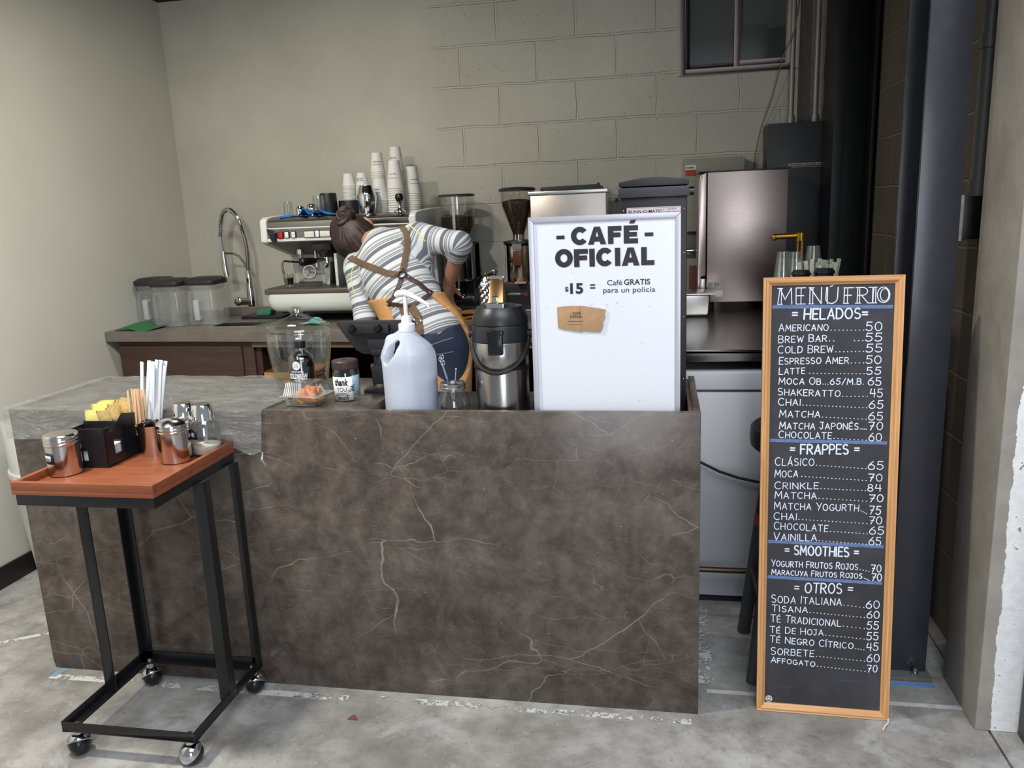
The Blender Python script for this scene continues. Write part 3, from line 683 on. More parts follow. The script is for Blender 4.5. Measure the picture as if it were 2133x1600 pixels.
for ch,(a,b),(c,d) in (('C',(-.3376,.0),(-.2928,0)),('A',(-.2934,0),(-.2454,0)),('F',(-.2409,0),(-.2054,0)),('E',(-.1998,0),(-.1628,0))):
    boxglyph(mb,ch,A(a),Z(1.3465),A(c),Z(1.3928) if ch!='C' else Z(1.394),.0145,yl)
for a,c in ((-.377,-.3555),(-.1457,-.1235)): mb.box(A(a),A(c),yl-.0002,yl,Z(1.3635),Z(1.373))
mb.add([(A(-.1861),yl,Z(1.3976)),(A(-.172),yl,Z(1.3976)),(A(-.1677),yl,Z(1.4068)),(A(-.1815),yl,Z(1.4058))],[(0,1,2,3)])
for ch,a,c in (('O',-.3825,-.3347),('F',-.3317,-.294),('I',-.2908,-.2763),('C',-.272,-.2277),('I',-.2232,-.2092),('A',-.2056,-.1591),('L',-.1549,-.1206)):
    boxglyph(mb,ch,A(a),Z(1.2888),A(c),Z(1.336) if ch not in 'OC' else Z(1.3375),.0145,yl)
mb.build('title_lettering',ink,t)
mb=MB()
put_font(mb,'15',A(-.344),A(-.3091),Z(1.219),.0275,yl,.035); put_font(mb,'$',A(-.3584),A(-.3484),Z(1.225),.0125,yl,.015)
put_font(mb,'=',A(-.2905),A(-.2767),Z(1.2235),.0265,yl,.01)
put_font(mb,'Café',A(-.2447),A(-.205),Z(1.2385),.0145,yl); put_font(mb,'GRATIS',A(-.2),A(-.132),Z(1.2385),.0155,yl,.012)
put_font(mb,'para un policía',A(-.2554),A(-.1188),Z(1.2187),.0145,yl)
mb.build('price_lettering',ink,t)
mb=MB()
for i in range(26):
    x=random.uniform(-.16,.16); z=random.choice([random.uniform(.33,.36),random.uniform(.02,.45)]); a=random.uniform(-.5,.5); l=random.uniform(.002,.008)
    cap_seg(mb,(x,z),(x+l*math.cos(a),z+l*math.sin(a)),.0007,-.0002)
mb.build('scuff_mark',pm('faint_scuff',(176,176,184),.6),t)
kraft=pm('kraft_cardboard',(176,140,104),.8,0,.1,50,.06)
t=thing('cup_sleeve','brown cardboard cup sleeve stuck on the white poster','cup sleeve',(-.315,.0375,1.15))
pts=[(-.380,1.183),(-.345,1.1855),(-.312,1.185),(-.249,1.174),(-.2515,1.16),(-.250,1.155),(-.257,1.14),(-.256,1.13),(-.263,1.114),(-.29,1.1155),(-.309,1.118),(-.312,1.1145),(-.345,1.12),(-.378,1.126),(-.3795,1.15)]
MB().prism([(p[0]+.315,p[1]-1.15) for p in pts],'y',-.0022,.0015).build('sleeve_body',kraft,t,bevel=.0008)
mb=MB().box(-.0045,-.003,-.0024,-.0021,-.033,.034)
mb.build('fold_line',pm('dark_kraft',(150,116,84),.8),t)
mb=MB(); put_font(mb,'- CAFÉ -',-.030,.004,.012,.0068,-.0025,.03); put_font(mb,'OFICIAL',-.031,.003,.003,.0068,-.0025,.03); marks(mb,-.036,.006,-.0075,.0025,-.0025,9); mb.box(-.035,.0,-.0026,-.0025,-.0145,-.0138)
mb.build('print',pm('brown_print',(74,52,40),.7),t)
# ------------------------------------------------------------------ window and the dark store behind it
struct('wall_beyond',MB().box(-.6,1.1,3.3,3.4,1.4,3.2).box(-.7,-.6,2.33,3.4,1.4,3.2).box(1.1,1.2,2.33,3.4,1.4,3.2).box(-.7,1.2,2.33,3.4,1.3,1.4).box(-.7,1.2,2.33,3.4,3.2,3.3),pm('store_room_wall',(96,96,90),.9))
TH('white_bucket','pale round bucket seen through the right pane of the high window','bucket',MB().lathe([(.085,1.4),(.095,2.335)],24,(.36,2.62,0)),pm('pale_bucket',(176,174,160),.6))
TH('black_bucket','black drum beside the pale bucket behind the high window','drum',MB().lathe([(.10,1.4),(.10,2.33)],24,(.545,2.70,0)),black_plastic)
wal=pm('mauve_aluminium',(186,173,170),.45,0,.06,20)
w=MB()
for b in ((-.025,.012,2.052,2.56),(.508,.545,2.052,2.56)): w.box(b[0],b[1],2.150,2.20,b[2],b[3])
w.box(.012,.508,2.150,2.20,2.052,2.080).box(.012,.508,2.150,2.20,2.53,2.56)
wo=w.build('window_1',wal,None,bevel=.002); wo['kind']='structure'
def sash(x0,x1,y,wd,m):
    s=MB().box(x0,x0+wd,y,y+.02,2.08,2.53).box(x1-wd,x1,y,y+.02,2.08,2.53).box(x0+wd,x1-wd,y,y+.02,2.08,2.08+wd).box(x0+wd,x1-wd,y,y+.02,2.53-wd,2.53)
    f=s.build('window_sash',m,wo,bevel=.0015)
    MB().box(x0+wd,x1-wd,y+.008,y+.012,2.08+wd,2.53-wd).build('window_pane',dim_glass,f)
dim_glass=thin_glass('dusty_glass',(.55,.58,.57),.10,.12,.10,(.35,.37,.36))
sash(.012,.285,2.180,.022,pm('dark_aluminium',(70,65,64),.45,0)); sash(.243,.508,2.156,.026,wal)

# ------------------------------------------------------------------ electrics on the back wall
cab=pm('charcoal_cabinet_paint',(50,50,53),.42,0,.08,30,.02)
t=thing('electrical_cabinet','tall charcoal electrical cabinet on the back wall under the conduits','cabinet',(.535,2.17,.94))
MB().box(-.145,.15,-.165,-.001,0,.85).build('cabinet_body',cab,t,bevel=.003)
d=MB().box(-.135,.145,-.173,-.165,.012,.645).build('cabinet_door',cab,t,bevel=.002)
MB().box(-.132,-.102,-.181,-.173,.355,.40).box(-.122,-.112,-.187,-.181,.362,.392).build('latch',black_gloss,d)
for z in (.12,.52): MB().cyl((.142,-.176,z-.03),(.142,-.176,z+.03),.005).build('hinge',black_paint,d)
lab=pm('aged_label',(168,166,158),.6)
for z,a,b in ((.652,-.045,.115),(.635,-.03,.10)): MB().box(a,b,-.1675,-.1655,z,z+.012).build('label_strip',lab,t)
mb=MB(); marks(mb,-.040,.110,.655,.006,-.1677,11); mb.build('label_print',ink,t)
galv=pm('galvanised_conduit',(142,140,135),.42,.35,.08,30,.02)
def conduit(name,label,x,y,r,z0,z1,cl=()):
    o=thing(name,label,'conduit',(x,y,z0),group=None)
    MB().cyl((0,0,0),(0,0,z1-z0),r).build('pipe',galv,o)
    MB().cyl((0,0,0),(0,0,.04),r*1.45).build('coupling',galv,o)
    for z in cl: MB().cyl((0,0,z-.014),(0,0,z+.014),r*1.3).build('coupling',galv,o)
    return o
conduit('conduit','leftmost grey conduit crossing the window edge above the charcoal cabinet',.508,2.10,.0125,1.79,2.62)
conduit('conduit','middle grey conduit rising from the charcoal cabinet',.620,2.11,.0125,1.79,2.62)
conduit('conduit','right grey conduit beside the black column with a joint halfway',.672,2.09,.010,1.79,2.62,(.17,.5))
pad=pm('mauve_backing_board',(104,94,92),.8)
struct('trim_7',MB().box(.545,.60,2.155,2.17,1.80,2.62),pad)
TH('cable','black flexible cable bunched between the conduits and the black column','cable',MB().tube([(.655,2.07,1.79),(.650,2.06,1.84),(.660,2.06,1.92),(.650,2.06,2.0),(.658,2.07,2.2),(.655,2.08,2.62)],.007,8),rubber)
TH('cord','thin yellowish cord hanging in a curve from the window to the grey box','cord',MB().tube([(.575,2.13,2.62),(.535,2.12,2.36),(.512,2.075,2.22),(.46,2.10,2.09),(.425,2.13,1.93),(.375,2.15,1.78),(.352,2.155,1.66),(.350,2.158,1.55)],.0032,6),pm('yellowed_cord',(128,108,72),.6))
t=thing('breaker_box','pale grey breaker box with a red sticker behind the ice machine','electrical box',(.15,2.17,1.30))
gbox=pm('pale_grey_box',(150,148,134),.5)
MB().box(-.145,.145,-.10,-.001,0,.35).build('box_body',gbox,t,bevel=.004)
MB().box(-.137,-.085,-.1015,-.100,.270,.322).build('warning_sticker',pm('red_sticker',(178,58,50),.6),t)
mb=MB().box(-.137,-.085,-.1022,-.1014,.300,.322); mb.build('sticker_header',white_paper,t)
mb=MB(); marks(mb,-.133,-.092,.306,.009,-.1024,5); mb.build('sticker_print',ink,t)
TH('outlet_box','small grey outlet box below the breaker box','outlet',MB().box(.02,.10,2.12,2.169,1.20,1.35).box(.03,.09,2.115,2.12,1.21,1.34),pm('old_grey_outlet',(116,112,104),.6),bevel=.002)
t=thing('wall_conduit','thick grey conduit down the bare block wall between column and pillar','conduit',(.795,.47,1.43))
MB().tube([(0,0,0),(0,0,.3),(0,.0,1.15)],.024,16).build('pipe',galv,t); MB().cyl((0,0,0),(0,0,.045),.030).build('coupling',galv,t); MB().cyl((0,0,.40),(0,0,.44),.028).build('coupling',galv,t)
t=thing('switch_box','black switch box with a pale cover on the bare block wall','switch box',(.82,.47,1.31))
MB().box(-.085,-.001,-.075,.045,0,.12).build('box_body',black_paint,t,bevel=.002); MB().box(-.095,-.085,-.078,.048,-.004,.124).build('cover',pm('ivory_cover',(170,164,146),.5),t,bevel=.002)

# ------------------------------------------------------------------ back counter
conc=pm('polished_concrete_slab',(112,104,96),.38,0,.22,9,.06)
t=thing('back_counter','concrete topped back counter with dark brown cabinet below the coffee machine','counter',(-1.5,1.7,0))
O=Vector((-1.5,1.7,0)); 
def P2(*p): return [(a-O.x,b-O.y) for a,b in p]
z0,z1=.892,.94
sl=MB()
sl.prism(P2((-2.785,1.352),(-2.33,1.33),(-2.33,2.165),(-2.785,2.165)),'z',z0,z1)
sl.prism(P2((-2.33,1.33),(-1.99,1.305),(-1.99,1.47),(-2.33,1.47)),'z',z0,z1)
sl.prism(P2((-2.33,1.62),(-1.99,1.62),(-1.99,2.165),(-2.33,2.165)),'z',z0,z1)
sl.prism(P2((-1.99,1.305),(-.34,1.18),(-.34,2.165),(-1.99,2.165)),'z',z0,z1)
sl.prism(P2((-2.33,1.47),(-2.29,1.47),(-2.29,1.62),(-2.33,1.62)),'z',z0,z1).prism(P2((-2.05,1.47),(-1.99,1.47),(-1.99,1.62),(-2.05,1.62)),'z',z0,z1)
sl.build('slab',conc,t)
cw=MB().prism(P2((-2.75,1.395),(-2.0,1.345),(-2.0,1.375),(-2.75,1.425)),'z',.08,.892); cw.build('cabinet_front',brown_wood,t,bevel=.002)
MB().prism(P2((-2.735,1.382),(-2.06,1.337),(-2.06,1.347),(-2.735,1.394)),'z',.12,.865).build('cabinet_door',brown_wood,t,bevel=.003)
MB().prism(P2((-2.0,1.33),(-.36,1.205),(-.36,1.24),(-2.0,1.365)),'z',.862,.892).build('rail',pm('worn_oak_edge',(116,96,76),.6),t)
MB().box(-2.0-O.x,-1.97-O.x,1.36-O.y,2.15-O.y,.0,.862).build('divider_panel',brown_wood,t); MB().box(-.38-O.x,-.35-O.x,1.25-O.y,2.15-O.y,0,.892).build('divider_panel',brown_wood,t)
MB().box(-1.97-O.x,-.38-O.x,1.30-O.y,2.14-O.y,.55,.57).build('shelf',brown_wood,t); MB().box(-1.97-O.x,-.38-O.x,2.12-O.y,2.15-O.y,.0,.892).build('back_board',brown_wood,t)
for i,(x,y,zz,w,h,l) in enumerate(((-1.86,1.36,.57,.24,.165,'pale wooden crate on the shelf under the coffee machine'),)):
    o=thing('wooden_crate',l,'crate',(x,y,zz))
    for k in range(3): MB().box(-w/2,w/2,0,.014,k*.056+.002,k*.056+.05).build('slat',crate_wood,o,bevel=.002)
    MB().box(-w/2,-w/2+.014,.014,.26,0,h).box(w/2-.014,w/2,.014,.26,0,h).box(-w/2,w/2,.246,.26,0,h).box(-w/2,w/2,.014,.246,0,.012).build('crate_sides',crate_wood,o)
TH('cardboard_box','brown box standing in the wooden crate on the shelf','box',MB().box(-1.90,-1.80,1.42,1.56,.584,.80),pm('reddish_box',(96,62,44),.7),bevel=.004)
t=thing('sink','small steel sink basin set in the concrete slab by the tap','sink',(-2.17,1.545,.94))
MB().box(-.128,.128,-.083,-.072,-.002,.003).box(-.128,.128,.072,.083,-.002,.003).box(-.128,-.116,-.072,.072,-.002,.003).box(.116,.128,-.072,.072,-.002,.003).build('rim',steel,t)
MB().box(-.119,-.116,-.074,.074,-.12,0).box(.116,.119,-.074,.074,-.12,0).box(-.116,.116,-.074,-.071,-.12,0).box(-.116,.116,.071,.074,-.12,0).box(-.119,.119,-.074,.074,-.124,-.12).build('basin',metal('dull_steel',(120,120,120),.35),t)
TH('concrete_ledge','low concrete ledge along the wall behind the sink','ledge',MB().box(-2.46,-1.98,1.90,1.93,.9405,.985),conc,bevel=.003)
# tap
t=thing('spring_tap','tall chrome spring tap arching over the sink','tap',(-2.353,2.02,.94))
MB().cyl((0,0,0),(0,0,.012),.034).lathe([(.024,.012),(.022,.10),(.017,.21),(.013,.235)],20).build('tap_body',chrome,t)
MB().cyl((-.005,-.01,.062),(-.045,-.055,.070),.021).ell((-.047,-.058,.071),.026,.014,.026).build('tap_handle',chrome,t)
coil=[];core=[]
def arch(s):   # 0..1 from the column top over and down to the spray head
    pts=[(0,0,.235),(.006,0,.36),(-.012,0,.47),(-.03,-.005,.53),(-.062,-.01,.565),(-.10,-.012,.555),(-.122,-.014,.50),(-.133,-.016,.42)]
    f=s*(len(pts)-1); i=min(int(f),len(pts)-2); f-=i
    p=[Vector(pts[max(0,min(len(pts)-1,j))]) for j in (i-1,i,i+1,i+2)]
    return .5*((2*p[1])+(-p[0]+p[2])*f+(2*p[0]-5*p[1]+4*p[2]-p[3])*f*f+(-p[0]+3*p[1]-3*p[2]+p[3])*f**3)
N=62
for i in range(N*10+1):
    s=.22+.78*i/(N*10); c=arch(s); d=(arch(min(1,s+.01))-arch(max(0,s-.01))).normalized(); u=d.cross(Vector((0,1,0))).normalized(); w_=d.cross(u)
    a=2*PI*i/10; coil.append(c+(u*math.cos(a)+w_*math.sin(a))*.0125)
MB().tube(coil,.0026,6).build('spring',chrome,t)
MB().tube([arch(i/30) for i in range(31)],[.010 if i<8 else .0065 for i in range(31)],10).build('hose',metal('dark_hose',(150,147,143),.3),t)
MB().tube([(-.133,-.016,.42),(-.127,-.016,.34)],.0055,8).tube([(-.127,-.016,.345),(-.127,-.016,.30),(-.124,-.016,.24),(-.120,-.016,.205)],[.013,.015,.019,.021],16).build('spray_head',chrome,t)
MB().tube([(.002,0,.225),(-.012,-.004,.27),(-.04,-.010,.315),(-.075,-.014,.332),(-.112,-.016,.333)],.006,8).build('docking_arm',metal('dark_arm',(120,116,112),.3),t)
# blender jars
lidm=pm('black_rubber_lid',(38,38,41),.5,0,.12,40)
jarm=thin_glass('scratched_clear_plastic',(.90,.92,.92),.09,.14,.16,(.66,.68,.67))
handm=thin_glass('milky_handle_plastic',(.90,.93,.95),.14,.1,.30,(.80,.84,.86))
def blender_jar(label,x,y,a,handle=True):
    o=thing('blender_jar',label,'blender jar',(x,y,.9405),a,'clear blender jars by the sink'); o.scale=(.88,.88,.97)
    def sq(w,r,z):
        P=[]
        for cx,cy,a0 in ((1,1,0),(-1,1,90),(-1,-1,180),(1,-1,270)):
            for k in range(5):
                g=math.radians(a0+22.5*k); P.append((cx*(w-r)+r*math.cos(g),cy*(w-r)+r*math.sin(g),z))
        return P
    lv=[(.088,.03,.002),(.090,.03,.02),(.090,.03,.12),(.084,.03,.175),(.078,.028,.188),(.083,.028,.20),(.084,.028,.222)]
    vs=[];n=20
    for w,r,z in lv:
        for q in sq(w,r,z):
            zz=q[2]+(.010*math.cos(4*math.atan2(q[1],q[0]))*1.0 if .18<z<.205 else 0); vs.append((q[0],q[1],zz))
    fs=[(i*n+k,i*n+(k+1)%n,(i+1)*n+(k+1)%n,(i+1)*n+k) for i in range(len(lv)-1) for k in range(n)]+[tuple(range(n))[::-1]]
    MB().add(vs,fs).build('jar',jarm,o)
    lid=MB(); ls=[(.094,.036,.206),(.097,.036,.214),(.096,.036,.228),(.075,.03,.242),(.06,.03,.244)]
    vs=[q for w,r,z in ls for q in sq(w,r,z)]
    lid.add(vs,[(i*n+k,i*n+(k+1)%n,(i+1)*n+(k+1)%n,(i+1)*n+k) for i in range(len(ls)-1) for k in range(n)]+[tuple(range(n))[::-1],tuple((len(ls)-1)*n+k for k in range(n))])
    lid.box(.05,.112,-.022,.022,.226,.238).build('lid',lidm,o,bevel=.002)
    if handle: MB().box(-.016,.016,-.135,-.118,.03,.135).box(-.014,.014,-.12,-.088,.118,.135).box(-.014,.014,-.12,-.088,.03,.05).build('handle',handm,o,bevel=.005)
    mk=MB()
    for i in range(16): mk.box(-.050,-.050+(.014 if i%4 else .022),-.0912,-.0908,.03+i*.0088,.0312+i*.0088)
    mk.build('measure_scale',pm('grey_print',(70,72,72),.6),o)
blender_jar('clear blender jar nearest the left wall with a black lid',-2.694,1.675,.03)
blender_jar('middle clear blender jar under a black lid',-2.536,1.572,-.0,False)
blender_jar('clear blender jar beside the tap with a black lid and upright handle',-2.376,1.62,.03)
def cloth(name,label,pts_fn,m,nu=26,nv=16,th=.004):
    o=MB().grid(pts_fn,nu,nv).build(name,m,None,solid=th); return tag(o,label,'cloth')
def terry(name,rgb): return pm(name,rgb,.95,0,.25,220,.5)
cloth('cleaning_cloth','green cleaning cloth at the left corner of the back counter',
  lambda u,v:(-2.745+.19*u+.02*v,1.375+.155*v-.02*u,.944+.012*math.sin(u*5+v)*math.sin(PI*u)+.016*v*(1-u*.5)-.0*v),terry('green_terry',(44,112,66)))
for x,y,l,rgb,k in ((-2.17,1.90,'green sponge on a black dish beside the tap',(60,130,100),0),(-1.80,1.60,'small turquoise cloth under the coffee machine',(110,196,190),1)):
    if k==0:
        TH('sponge_dish','black dish under the green sponge beside the tap','dish',MB().box(x-.10,x+.14,y-.16,y-.02,.9405,.956),black_plastic,bevel=.004)
        TH('sponge',l,'sponge',MB().hexa([(x-.03,y-.13,.957),(x+.05,y-.13,.957),(x+.05,y-.07,.957),(x-.03,y-.07,.957),(x-.02,y-.13,.984),(x+.06,y-.13,.99),(x+.06,y-.07,.99),(x-.02,y-.07,.98)]),terry('green_sponge',rgb),bevel=.004)
    else: cloth('cleaning_cloth',l,lambda u,v,x=x,y=y:(x+.08*u,y-.14+.07*v+.02*u,.946+.018*math.sin(PI*u)*(.4+v)),terry('turquoise_cloth',rgb))
# ------------------------------------------------------------------ espresso machine
ORD=['topmost']+['second','third','fourth','fifth','sixth','seventh','eighth','ninth','tenth','eleventh','twelfth','thirteenth','fourteenth','fifteenth','sixteenth','seventeenth','eighteenth','nineteenth','twentieth']+['twenty-'+w for w in ('first','second','third','fourth','fifth','sixth','seventh','eighth','ninth')]
def from_top(i,what): return f'topmost {what}' if i==0 else f'{what}, {ORD[i]} from the top,'
t=thing('espresso_machine','white two group espresso machine with steel front on the back counter','coffee machine',(-1.6375,1.6,.94))
enam=pm('white_enamel',(226,228,222),.25,0,.02,8,.01,coat=.3)
under=pm('grey_underside',(104,106,104),.4,.5)
HW=.3975
def yz(*p): return [(y,z) for y,z in p]
for s in (-1,1):
    a,b=(-HW,-HW+.035) if s<0 else (HW-.035,HW)
    MB().prism(yz((-.01,.397),(0,.39),(.29,.315),(.31,.30),(.33,.13),(.52,.13),(.52,.535),(.30,.53),(.12,.522),(.02,.515),(-.005,.50)),'x',a,b).build('side_panel',enam,t,bevel=.008,seg=3)
ho=MB().prism(yz((.0,.462),(.0,.492),(.035,.510),(.06,.5155),(.52,.5155),(.52,.495),(.05,.49)),'x',-HW+.035,HW-.035).build('cup_warmer_tray',metal('warmer_steel',(150,146,142),.2,(1,40,40)),t,bevel=.004)
MB().box(-HW+.035,HW-.035,-.004,.0,.458,.464).box(-HW+.035,HW-.035,-.004,.0,.398,.412).build('trim_strip',enam,t,bevel=.001)
cp=MB()
for i in range(5): cp.prism(yz((.002,.412+i*.0095),(-.004,.414+i*.0095),(-.004,.419+i*.0095),(.002,.4212+i*.0095)),'x',-HW+.035,HW-.035)
cp.box(-HW+.035,HW-.035,.0,.05,.398,.464).build('control_panel',metal('ribbed_panel',(150,152,156),.3,(1,50,50)),t)
bl=pm('ivory_button',(224,226,206),.3); bw=pm('white_button',(232,234,230),.3)
def btn(x,z,w,h,m,name):
    fo=MB().box(x-w/2-.003,x+w/2+.003,-.007,-.003,z-h/2-.003,z+h/2+.003).build(name,black_gloss,t,bevel=.001)
    MB().box(x-w/2,x+w/2,-.012,-.006,z-h/2,z+h/2).build('button_cap',m,fo,bevel=.002)
cx=1.6375
btn(-1.928+cx,.428,.021,.030,pm('red_button',(200,30,22),.25),'power_button')
for x in (-1.896,-1.861): btn(x+cx,.429,.019,.028,bw,'push_button')
for gx in (-1.738,-1.40):
    btn(gx-.040+cx,.428,.050,.028,bl,'key_pad'); btn(gx+cx,.429,.020,.030,bw,'push_button'); btn(gx+.040+cx,.428,.050,.028,bl,'key_pad')
MB().prism([(-1.995+cx,.462),(-1.965+cx,.450),(-1.950+cx,.442),(-1.948+cx,.40),(-1.962+cx,.392),(-1.974+cx,.402)],'y',-.022,-.004).build('steam_lever',black_gloss,t,bevel=.005)
mb=MB(); marks(mb,-1.935+cx,-1.885+cx,.4525,.003,-.0045,7); mb.build('panel_lettering',ink,t)
MB().hexa([(-HW+.035,.0,.394),(HW-.035,.0,.394),(HW-.035,.29,.317),(-HW+.035,.29,.317),(-HW+.035,.0,.398),(HW-.035,.0,.398),(HW-.035,.29,.322),(-HW+.035,.29,.322)]).build('underside',under,t)
MB().box(-HW+.035,HW-.035,.30,.34,.145,.325).box(-HW+.035,HW-.035,.34,.5,.13,.49).build('back_panel',pm('cream_back_panel',(196,188,174),.35,0,.03,6,0),t)
MB().box(-HW+.035,HW-.035,.292,.302,.135,.175).build('splash_strip',metal('dark_strip',(70,66,62),.4),t)
for gx in (-1.755,-1.38):
    g=MB().lathe([(.040,.365),(.042,.335),(.036,.32),(.036,.31)],24,(gx+cx,.12,0)).box(gx-.05+cx,gx+.05+cx,.06,.28,.345,.385).build('group_head',pm('dark_group_metal',(64,60,58),.25,.8),t,bevel=.003)
    MB().cyl((gx+cx,.12,.288),(gx+cx,.12,.313),.035).cyl((gx+cx,.09,.300),(gx-.015+cx,-.005,.300),.010,.013).tube([(gx+cx,.12,.288),(gx+cx,.12,.272),(gx-.018+cx,.118,.258)],.008,8).build('portafilter',chrome,g)
    MB().tube([(gx-.012+cx,.0,.300),(gx-.026+cx,-.035,.300),(gx-.040+cx,-.065,.300)],[.014,.018,.020],14).ell((gx-.042+cx,-.070,.300),.021,.018,.021).build('portafilter_handle',black_gloss,g)
sw=MB().tube([(-.285,.18,.352),(-.285,.18,.30),(-.287,.17,.285),(-.31,.12,.292),(-.335,.09,.298),(-.345,.085,.285),(-.335,.08,.20),(-.325,.08,.155)],.0055,8).cyl((-.285,.18,.35),(-.285,.18,.325),.018).build('steam_wand',chrome,t)
MB().cyl((-.175,.12,.365),(-.175,.12,.345),.016).tube([(-.175,.12,.35),(-.172,.115,.30),(-.166,.11,.262)],[.006,.009,.011],12).tube([(-.285,.18,.285),(-.24,.19,.275),(-.20,.18,.285),(-.19,.15,.31)],.005,8).build('water_spout',chrome,t)
gz=.228-.0
ga=MB().cyl((-.295+.0,.302,gz),(-.295,.290,gz),.036,n=28).build('pressure_gauge',chrome,t)
MB().cyl((-.295,.2905,gz),(-.295,.2885,gz),.031,n=28).build('gauge_dial',pm('dial_white',(206,206,204),.4),ga)
mb=MB()
for k in range(9):
    a=math.radians(-130+k*32.5+90); mb.box(0,0,0,0,0,0); cap_seg(mb,(-.295+.022*math.cos(a),gz+.022*math.sin(a)),(-.295+.027*math.cos(a),gz+.027*math.sin(a)),.002,.288)
cap_seg(mb,(-.295,gz),(-.297,gz+.022),.0022,.2878); cap_seg(mb,(-.295,gz),(-.281,gz-.004),.0022,.2878)
mb.build('gauge_needle',ink,ga)
MB().box(-.215,-.178,.292,.302,.20,.245).build('display_window',pm('smoked_window',(70,62,54),.15),t,bevel=.002)
MB().prism([(-.190,.335),(-.105,.335),(-.120,.155),(-.175,.155)],'y',.18,.29).prism([(-.150,.335),(-.105,.335),(-.120,.155),(-.135,.155)],'y',.13,.18).build('centre_column',enam,t,bevel=.004)
MB().box(-.04,.36,.25,.29,.155,.17).box(-.055,-.04,.06,.29,.155,.33).build('right_bay_frame',enam,t,bevel=.003)
# drip tray and body
MB().box(-HW+.012,HW-.012,-.05,.30,.145,.170).build('drip_tray',metal('drip_tray_steel',(126,116,110),.35,(1,40,40)),t,bevel=.003)
gr=MB()
for i in range(26): gr.box(-HW+.02,HW-.02,-.03+i*.0118,-.024+i*.0118,.170,.1735)
gr.build('drip_grille',metal('grille_steel',(110,108,104),.3),t)
def body(u,v): pass
bd=MB(); L=[(.0,.02,.055),(.02,.006,.058),(.05,.0,.075),(.10,0,.145)]
P=[]
for zz,ins,_ in ((.052,.05,0),(.056,.03,0),(.066,.014,0),(.085,.004,0),(.110,0,0),(.146,0,0)):
    w=HW-.004-ins; y0=-.048+ins; r=.05
    ring=[(-w,.50,zz)]+[(-w+r-r*math.cos(a*PI/10),y0+r-r*math.sin(a*PI/10),zz) for a in range(6)]+[(w-r+r*math.sin(a*PI/10),y0+r-r*math.cos(a*PI/10),zz) for a in range(6)]+[(w,.50,zz)]
    P.append(ring)
n=len(P[0]); vs=[q for r in P for q in r]
bd.add(vs,[(i*n+k,i*n+(k+1)%n,(i+1)*n+(k+1)%n,(i+1)*n+k) for i in range(len(P)-1) for k in range(n)]+[tuple(range(n))[::-1],tuple((len(P)-1)*n+k for k in range(n))])
bd.build('lower_body',enam,t)
for x in (-.29,.29):
    for y in (.16,.44): MB().lathe([(.030,.0),(.034,.008),(.034,.052)],20,(x,y,0.0005)).build('foot',enam,t)
MB().box(-HW+.02,HW-.02,.10,.5,.03,.055).build('base_plate',black_paint,t)
# ------------------------------------------------------------------ things on top of the machine
ZT=1.4562
tumb=thin_glass('tumbler_glass',(.92,.94,.93),.10,.03)
def glass_cup(label,x,y,z,r,h,rot=None,m=tumb,name='glass_tumbler',cat='glass'):
    pr=[(r*.80,h),(r*.83,h-.003),(r,0.0),(r*.93,0.0),(r*.78,h-.012),(0,h-.012)]
    o=MB().open().lathe(pr+[(0,h-.012)],24).build(name,m); 
    o.data.transform(Matrix.Translation((0,0,0)))
    o.location=(x,y,z); 
    MB().lathe([(r*.80,h-.010),(r*.80,h)],24).build('thick_base',m,o)
    return tag(o,label,cat)
glass_cup('upturned clear glass at the left end of the machine top',-1.950,1.75,ZT,.026,.072)
def steel_cup(label,x,y,r,h):
    o=MB().lathe([(r,0),(r*1.02,h*.3),(r*.96,h*.75),(r*.7,h*.96),(r*.3,h),(0,h)],24).build('steel_cup',chrome); o.location=(x,y,ZT); return tag(o,label,'cup')
steel_cup('small upturned steel cup next to the left glass on the machine',-1.893,1.765,.022,.050); steel_cup('larger upturned steel cup behind the blue cloth corner',-1.845,1.80,.030,.060)
glass_cup('clear glass half hidden behind the black cup on the machine',-1.812,1.85,ZT,.024,.068)
o=MB().lathe([(.046,0),(.0445,.04),(.042,.100),(.040,.108),(0,.108)],28).build('black_cup',black_plastic); o.location=(-1.775,1.85,ZT); tag(o,'tall upturned black cup behind the glass on the blue cloth','cup')
o=MB().lathe([(.062,0),(.058,.05),(.056,.068),(0,.070)],28).build('black_bowl',black_plastic); o.location=(-1.672,1.88,ZT); tag(o,'low upturned black bowl left of the paper cup stacks','bowl')
bluec=terry('blue_terry',(38,122,206))
def bluefn(u,v):
    x=-1.945+.29*u; y=1.632+.15*v+.03*math.sin(u*3)
    w=max(0,(1-v))**1.0
    z=ZT+.004+.010*v*0+ (.030*math.exp(-((u-.40)/.055)**2)+.022*math.exp(-((u-.66)/.10)**2)+.0)*(1-.45*v)*min(1,1.5*(1-v)+.25)
    if y<1.66: z-=.010*(1.66-y)/.03*(1 if u<.33 else .2)
    return (x,y,max(z,ZT+.002 if y>1.655 else ZT-.012))
cloth('bar_cloth','wavy bright blue bar cloth lying on top of the espresso machine',bluefn,bluec,50,14,.003)
glass_cup('clear glass standing on the blue cloth on the machine',-1.765,1.70,ZT+.012,.031,.082)
o=thing('cocktail_shaker','polished steel shaker in front of the paper cups','shaker',(-1.527,1.742,ZT))
MB().lathe([(.036,0),(.039,.004),(.047,.060),(.048,.082),(.042,.105),(.034,.130),(.0335,.133),(0,.134)],32).build('shaker_body',chrome,o); MB().lathe([(.0482,.079),(.0486,.082),(.0482,.085)],32).build('seam_ring',chrome,o)
o=thing('tamper','coffee tamper with a black knob standing on the machine','tamper',(-1.340,1.675,ZT-.002))
